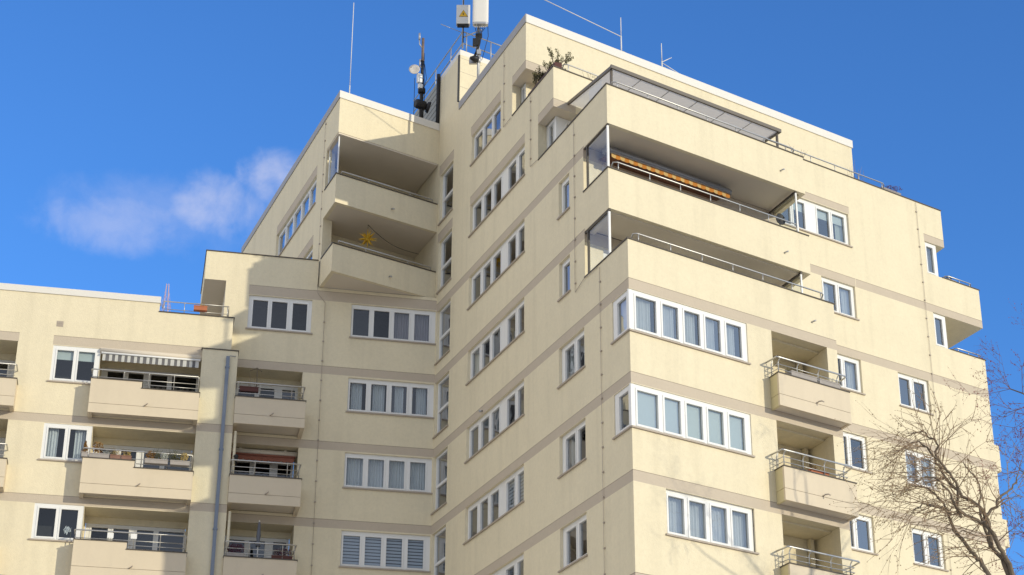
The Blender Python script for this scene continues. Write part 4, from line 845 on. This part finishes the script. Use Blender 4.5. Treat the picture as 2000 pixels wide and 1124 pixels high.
planter(w0, 6.35, 7.0, 23.36, 1.00, 1.15, .17, 'dark red box hung inside the railing of the top shaded balcony', [('stem', 6.6, .5, .12, 'bark_twig', 5)], None, 'redbox')
g2 = 'grey flower boxes on the topmost small balcony'
planter(f0, 5.60, 6.62, 20.30, .28, .46, .17, 'long grey flower box with sparse plants behind the small balcony railing', [('stem', 5.8, .16, .2, 'leaf_olive', 22)], g2)
planter(f0, 6.72, 7.55, 20.30, .28, .46, .17, 'shorter grey flower box beside a long one on the topmost small balcony', [('stem', 7.3, .16, .15, 'leaf_silver', 16)], g2)
planter(f0, 6.2, 6.9, 17.48, .24, .4, .14, 'red flower box on the middle small balcony', [('stem', 6.4, .2, .2, 'leaf_orange', 20)], None, 'terracotta')
planter(fN, 15.3, 16.2, 31.86, -.34, -.12, .16, 'flower box with dark purple pansies at the end of the upper terrace', [('bush', 15.75, .24, .5, 'leaf_purple', 300)])
planter(fN, 18.35, 18.8, 29.01, -.34, -.12, .10, 'small pot of dark plants on the right corner terrace', [('bush', 18.55, .2, .14, 'leaf_olive', 120)])
# pine shrub on the corner of the roof terrace
b = T(.12, 5.9, 31.86); r = empty('pine_shrub', b, 'sprawling pine shrub leaning over the terrace corner below the roof', 'shrub')
mb = MB(); mb.box(FL(.05), 5.3, 7.6, 31.86, 32.06, -.30, -.04); mb.build('trough', 'redbox', r)
rnd = random.Random(12); bm_, fm = MB(), MB()
for i in range(44):
    b0 = T(.25, 5.40 + rnd.random() * 1.6, 32.0); d = (eL * rnd.uniform(-.55, .6) + eR * rnd.uniform(-.45, .9) + UPV * rnd.uniform(.25, .95)); ln = rnd.uniform(.35, .8); p1 = b0 + d * ln * .5 + Vector((rnd.gauss(0, .04), rnd.gauss(0, .04), 0)); p2 = b0 + d * ln + UPV * .08
    bm_.tube([b0, p1, p2], [.016, .012, .007], 5)
    for p in (p2, p1.lerp(p2, .55)): foliage(fm, p, .075, .075, .10, 26, .042, rnd)
bm_.build('stem', 'bark', r); fm.build('foliage', 'leaf_olive', r)
# wiry dry plants along the terrace parapet
def dry_plant(fr, u, z, d, h, wdt, label, n, grp='dry plants along the terrace parapet'):
    b = fr.P(u, z, d); r = empty('dry_plant', b, label, 'plant', grp); rnd = random.Random(int(u * 37)); mb = MB(); stems(mb, b, wdt, h, n, rnd, .007, .35); mb.build('stem', 'bark_twig', r); mb = MB(); foliage(mb, b + UPV * h * .6, wdt, .08, h * .4, n * 3, .025, rnd); mb.build('leaf', 'leaf_olive', r)
dry_plant(fN, 1.75, 31.86, -.2, .48, .14, 'wiry plant on the terrace parapet left of the canopy', 9)
dry_plant(fN, 2.25, 31.86, -.2, .26, .20, 'low wiry plant close beside the canopy frame', 8)
dry_plant(fN, 11.0, 31.86, -.25, .55, .35, 'curly dry plant behind the rail right of the canopy', 12)
dry_plant(fN, 14.0, 31.86, -.25, .75, .30, 'thin bare stems standing near the end of the terrace rail', 10)
# star lantern on a cable
b = T(-2.66, 17.3, 30.18); r = empty('star_lantern', b, 'yellow many-pointed paper star hanging over the lower angled balcony', 'star lantern')
mb = MB(); dirs = []; g_ = (1 + 5 ** .5) / 2
for i in range(20):
    z = 1 - 2 * (i + .5) / 20; t = i * 2.399963; q = math.sqrt(1 - z * z); dirs.append(Vector((q * math.cos(t), q * math.sin(t), z)))
for d in dirs:
    a = d.orthogonal().normalized(); c = d.cross(a); tip = b + d * .40; ring = [b + d * .09 + (a * math.cos(k * math.pi / 2) + c * math.sin(k * math.pi / 2)) * .048 for k in range(4)]
    for k in range(4): mb.face([ring[k], ring[(k + 1) % 4], tip])
mb.lathe(b - UPV * .12, UPV, [(.02, 0), (.10, .04), (.12, .12), (.10, .20), (.02, .24)], 12); mb.build('star', 'star', r)
mb = MB(); p0, p1 = T(-2.66, 17.3, 30.75), T(-.5, 17.1, 30.05); mb.tube([b + UPV * .2, p0], .008, 5)
mb.tube([p0.lerp(p1, t / 8) - UPV * .28 * math.sin(math.pi * t / 8) * (1 - .3 * t / 8) for t in range(9)], .010, 5); mb.build('cable', 'black', r)
# awnings
def awning(fr, u0, u1, z, d, vh, mats, stripe, label, case, scallop=.03, casem='galv', slope=.9):
    r = empty('awning', fr.P((u0 + u1) / 2, z, d), label, 'awning', 'awnings over the balconies')
    mb = MB(); mb.box(fr, u0 - .05, u1 + .05, z, z + .07, d - .04, d + .02)
    mb.tube([fr.P(u0 - .05, z + .02, d + .03), fr.P(u1 + .05, z + .02, d + .03)], .022, 6); mb.build('front_bar', case, r)
    mb = MB(); mb.box(fr, u0 - .1, u1 + .1, z + .085, z + .25, d - .32, d - .06); mb.tube([fr.P(u0 - .1, z + .15, d - .06), fr.P(u1 + .1, z + .15, d - .06)], .07, 10)
    for u in (u0 + .3, u1 - .3): mb.box(fr, u - .05, u + .05, z + .25, z + .34, d - .28, d - .14)
    mb.build('cassette', casem, r)
    mb = MB(); n = int((u1 - u0) / .02)
    for i in range(n):
        ua, ub = u0 + (u1 - u0) * i / n, u0 + (u1 - u0) * (i + 1) / n; k = 0 if (ua - u0) % (2 * stripe) < stripe else 1
        sa = vh + scallop * math.sin(math.pi * ((ua - u0) % stripe) / stripe); sb = vh + scallop * math.sin(math.pi * (((ub - u0 - 1e-6) % stripe)) / stripe)
        wv = lambda u: .012 * math.sin(u * 2 * math.pi / (stripe * 2))
        mb.face([fr.P(ua, z - sa, d + wv(ua)), fr.P(ub, z - sb, d + wv(ub)), fr.P(ub, z + .01, d), fr.P(ua, z + .01, d)], k)
    mb.build('valance', mats, r)
    mb = MB(); mb.hexa([fr.P(u0, z - .02, d - .03), fr.P(u1, z - .02, d - .03), fr.P(u1, z + .06, d - slope), fr.P(u0, z + .06, d - slope), fr.P(u0, z - .005, d - .03), fr.P(u1, z - .005, d - .03), fr.P(u1, z + .075, d - slope), fr.P(u0, z + .075, d - slope)]); mb.build('cloth', mats[-1] if len(mats) > 2 else mats[1], r)
awning(FR(2.3), .74, 5.50, 27.40, 0, .12, ['orange_pale', 'orange', 'brown'], .17, 'orange striped awning under a silver cassette on the sunny upper balcony', 'silver', .02, 'silver')
awning(FW(.8), 8.45, 11.72, 24.40, .10, .23, ['awn_white', 'awn_grey'], .105, 'grey and white striped awning over the top sunny balcony of the wing', 'white', .012, 'soffit', .35)
awning(FW(0), 4.88, 7.05, 21.52, -.30, .14, ['awn_red', 'awn_red'], .22, 'faded red awning rolled up over the middle shaded balcony', 'awn_red', .035, 'soffit', .35)
# folded parasol
b = w0.P(6.0, 17.0, .7); r = empty('parasol', b, 'folded dark parasol standing on the lowest shaded balcony', 'parasol')
mb = MB(); mb.tube([b, b + UPV * 1.75], .018, 8); mb.build('pole', 'white', r)
mb = MB(); mb.lathe(b + UPV * 1.0, UPV, [(.075, 0), (.085, .1), (.06, .2), (.075, .35), (.05, .7), (.03, .85)], 10); mb.build('canopy', 'umbrella', r)
mb = MB(); mb.lathe(b + UPV * 1.85, UPV, [(.02, 0), (.03, .03), (.012, .07)], 8); mb.build('finial', 'white', r)
b = w0.P(6.42, 23.4, .95); r = empty('clothes_hanger', b, 'thin branching rod standing up from the top shaded balcony', 'clothes hanger')
mb = MB(); mb.tube([b, b + UPV * .92], .012, 6); mb.tube([b + UPV * .92, b + UPV * .78 - eW * .26], .012, 5); mb.tube([b + UPV * .90, b + UPV * .78 + eW * .16], .012, 5); mb.build('rod', 'bark', r)
# lantern on the pier side, dish on the upper balcony, notes and orchid
b = w0.P(6.95, 20.85, 1.0); r = empty('wall_lantern', b, 'small black lantern at the left end of the middle shaded balcony rail', 'lantern')
mb = MB(); mb.lathe(b, UPV, [(.05, 0), (.065, .03), (.06, .12), (.10, .18), (.01, .26)], 10); mb.build('housing', 'black', r)
mb = MB(); mb.tube([b - UPV * .0, b - UPV * .06, b - UPV * .12 + eW * .03], .018, 6); mb.build('bracket', 'black', r)
b = T(7.25, 1.75, 26.35); r = empty('satellite_dish', b, 'black round dish in the right end of the sunny upper balcony', 'satellite dish')
mb = MB(); mb.lathe(b + UPV * .42, nR, [(.03, -.05), (.16, -.03), (.20, .03), (.18, .03), (.04, -.01)], 20); mb.build('reflector', 'black', r)
mb = MB(); mb.tube([b - UPV * .1, b + UPV * .42 - nR * .04], .02, 8); mb.tube([b + UPV * .42, b + UPV * .36 + nR * .2], .012, 5); mb.build('stand', 'galv', r)
for i, (u, zz) in enumerate(((10.85, 17.78), (10.10, 17.80))):
    fr = FW(1.43); o = MB(); o.box(fr, u - .10, u + .10, zz, zz + .17, .02, .028); o.tube([fr.P(u, zz + .17, .024), fr.P(u, zz + .2, .0)], .01, 5)
    tag(o.build('notice_plate', 'white'), ['blank white plate on the lower left railing, nearer the window', 'blank white plate on the lower left railing above the parapet step'][i], 'plate', 'white plates on the railing')
b = w8.P(12.15, 17.82, -.15); r = empty('orchid', b, 'white orchid behind the glass of the lowest left window', 'plant')
rnd = random.Random(5); mb = MB(); mb.tube([b, b + UPV * .3 + nW * .01, b + UPV * .42 + w8.t * .15], .008, 5); mb.build('stem', 'leaf_olive', r)
mb = MB(); foliage(mb, b + UPV * .36 + w8.t * .12, .13, .03, .12, 60, .06, rnd); mb.build('blossom', 'white', r)

# ------------------------------------------------------------------ trees
def twig(mb, bud, p, d, ln, r, lev, rnd, curl, gr):
    n = 4; pts = [p.copy()]; q = p.copy(); d = d.normalized()
    for i in range(n):
        d = (d + Vector((rnd.gauss(0, .11), rnd.gauss(0, .11), rnd.gauss(gr, .10))) + curl * .05).normalized(); q = q + d * ln / n; pts.append(q.copy())
    mb.tube(pts, [r * (1 - .7 * i / n) for i in range(n + 1)], 4 if lev else 5, 0, False)
    if lev == 0:
        for k in range(1, n + 1):
            for _ in range(rnd.choice((0, 1, 1, 2))):
                c = pts[k] + Vector((rnd.gauss(0, .012), rnd.gauss(0, .012), rnd.gauss(0, .012))); s = rnd.uniform(.008, .020); t = Vector((rnd.gauss(0, 1), rnd.gauss(0, 1), rnd.gauss(0, 1))).normalized() * s; a = t.orthogonal().normalized() * s * .55; e = a.cross(t.normalized())
                bud.face([c - t, c + a, c + t]); bud.face([c - t, c + e, c + t]); bud.face([c - t, c - a, c + t]); bud.face([c - t, c - e, c + t])
        return
    for k in range(1, n + 1):
        for _ in range(rnd.choice((0, 1, 1, 1)) if k < n else 2):
            a = d.orthogonal().normalized(); a.rotate(Matrix.Rotation(rnd.random() * 6.283, 3, d)); dd = (pts[k] - pts[k - 1]).normalized() * .8 + a * rnd.uniform(.4, .95)
            twig(mb, bud, pts[k], dd, ln * rnd.uniform(.42, .72), r * .6, lev - 1, rnd, curl, gr)
def limb_tree(base, label, limbs, rnd, curl, mats, tw, lev=2, bud=True, grav=-.01, dens=.6):
    """limbs: lists of (point, radius); twigs sprout along every limb"""
    r = empty('bare_tree', base, label, 'tree', 'bare winter trees')
    tm, cm_, bm_ = MB(), MB(), MB()
    for li, (pts, sprout) in enumerate(limbs):
        P_, R2 = [], []                       # smooth the limb (Catmull-Rom) and roughen it a little
        for i in range(len(pts) - 1):
            p0, p1, p2, p3 = pts[max(i - 1, 0)][0], pts[i][0], pts[i + 1][0], pts[min(i + 2, len(pts) - 1)][0]
            for s in range(4):
                t = s / 4; P_.append(.5 * ((2 * p1) + (p2 - p0) * t + (2 * p0 - 5 * p1 + 4 * p2 - p3) * t * t + (3 * p1 - p0 - 3 * p2 + p3) * t ** 3) + Vector((rnd.gauss(0, .012), rnd.gauss(0, .012), rnd.gauss(0, .012)))); R2.append((pts[i][1] * (1 - t) + pts[i + 1][1] * t) * rnd.uniform(.93, 1.08))
        P_.append(pts[-1][0]); R2.append(pts[-1][1]); tm.tube(P_, R2, 9, 0, True)
        for i in range(1, len(P_)):
            d = (P_[i] - P_[i - 1]).normalized()
            for _ in range(0 if R2[i] > .042 and sprout < 3 else sprout if i < len(P_) - 1 else sprout + 2):
                if rnd.random() < dens or i == len(P_) - 1:
                    a = d.orthogonal().normalized(); a.rotate(Matrix.Rotation(rnd.random() * 6.283, 3, d))
                    twig(cm_, bm_, P_[i], d * .55 + a * rnd.uniform(.5, 1.0) + curl * .35, tw * rnd.uniform(.6, 1.25), min(R2[i] * .5, .010), lev, rnd, curl, grav)
    tm.build('trunk', mats[0], r); cm_.build('crown', mats[1], r)
    if bud and bm_.f: bm_.build('buds', mats[2], r)
    return r
K = 1.2; S_ = lambda x, y, z: Vector((x * K, y * K, 1.6 + (z - 1.6) * K))
rt = random.Random(21); base = Vector((9.35, 29.6, 0))
def lm(seq, r0, r1, dy=0.0):
    n = len(seq); return [(S_(x, 25 + dy * i / max(1, n - 1) + rt.gauss(0, .05), z), r0 + (r1 - r0) * i / max(1, n - 1)) for i, (x, z) in enumerate(seq)]
A = lm([(7.2, 8.25), (7.08, 8.54), (6.95, 8.73), (6.82, 8.93), (6.76, 8.97), (6.5, 9.12), (6.38, 9.17), (6.3, 9.3), (6.2, 9.45), (6.02, 9.55), (5.8, 9.5)], .044, .011, -.5)
A = [(base, .12), (Vector((9.2, 29.8, 4)), .085), (Vector((8.92, 29.95, 7.6)), .056)] + A
Bl = [(Vector((8.95, 29.95, 7.6)), .05)] + lm([(6.82, 8.24), (6.7, 8.51), (6.55, 8.73), (6.41, 9.01), (6.37, 9.17), (6.32, 9.4), (6.15, 9.62), (5.95, 9.68)], .040, .010, .3)
Cl = lm([(6.52, 9.12), (6.49, 9.19), (6.45, 9.59), (6.31, 9.84), (6.15, 10.0), (6.03, 10.11), (5.86, 10.15), (5.7, 10.05)], .030, .009, -.3)
Dl = lm([(6.9, 8.67), (6.91, 9.17), (6.7, 9.39), (6.43, 9.68), (6.28, 10.0), (6.28, 10.25), (6.21, 10.37), (6.11, 10.45), (5.9, 10.42)], .036, .009, .2)
El = lm([(6.85, 8.97), (6.89, 9.13), (7.06, 9.3), (7.18, 9.48), (7.42, 9.66), (7.55, 9.9)], .034, .012, .5)
Fl = [(Vector((9.1, 29.8, 6.8)), .055)] + lm([(7.15, 8.25), (7.06, 8.51), (6.97, 8.73), (6.9, 8.95), (6.9, 9.3), (6.95, 9.75), (6.8, 10.15)], .045, .010, .6)
Hl = lm([(6.38, 9.17), (6.1, 9.22), (5.9, 9.2), (5.75, 9.08)], .026, .009, -.4)
limb_tree(base, 'bare winter tree with arching twigs in front of the right wall', [(A, 1), (Bl, 1), (Cl, 2), (Dl, 2), (El, 1), (Fl, 1), (Hl, 2)], rt, Vector((-.8, -.1, -.05)), ('bark', 'bark_twig', 'bud'), .80, 1, True, -.05, .58)
# taller tree to the right: its twigs enter at the frame edge and its shadow falls on the front wall
rt = random.Random(5); base = Vector((19.6, 39.0, 0)); top = Vector((19.3, 39.3, 14))
limbs = [([(base, .24), (Vector((19.5, 39.1, 6)), .20), (Vector((19.4, 39.2, 11)), .15), (top, .13), (Vector((19.4, 39.5, 16.6)), .08), (Vector((19.2, 39.7, 20.6)), .02)], 0)]
for i in range(15):
    ang = i * 2.4 + .3; z0 = 9.7 + i * .62; q = 1.0 if i < 10 else .7
    d = Vector((math.cos(ang), math.sin(ang) * .9, 0)); p0 = Vector((19.4, 39.25, z0)); rr = .085 - i * .0035
    limbs.append(([(p0, rr), (p0 + d * 1.4 * q + UPV * .8, rr * .8), (p0 + d * 3.0 * q + UPV * 1.6 + Vector((rt.gauss(0, .2), rt.gauss(0, .2), 0)), rr * .55), (p0 + d * 4.6 * q + UPV * 2.5 + Vector((rt.gauss(0, .3), rt.gauss(0, .3), 0)), rr * .3), (p0 + d * 5.8 * q + UPV * 2.9, rr * .16)], 1))
for p0, p1, p2 in ((Vector((19.2, 39.1, 11.5)), Vector((13.6, 36.6, 13.6)), Vector((10.75, 36.1, 15.3))), (Vector((19.2, 39.1, 9.5)), Vector((13.6, 36.4, 11.0)), Vector((10.7, 35.9, 13.4))), (Vector((19.2, 39.1, 8.6)), Vector((13.3, 36.2, 9.6)), Vector((10.55, 35.7, 12.0)))):
    limbs.append(([(p0, .08), (p0.lerp(p1, .5) + UPV * .3, .06), (p1, .045), (p1.lerp(p2, .5) + UPV * .2, .03), (p2, .012)], 3))
limb_tree(base, 'bare winter tree with reddish twigs at the right edge of the photo', limbs, rt, Vector((-.2, 0, .0)), ('bark', 'bark_red', 'bud_red'), .85, 2, True, .01)
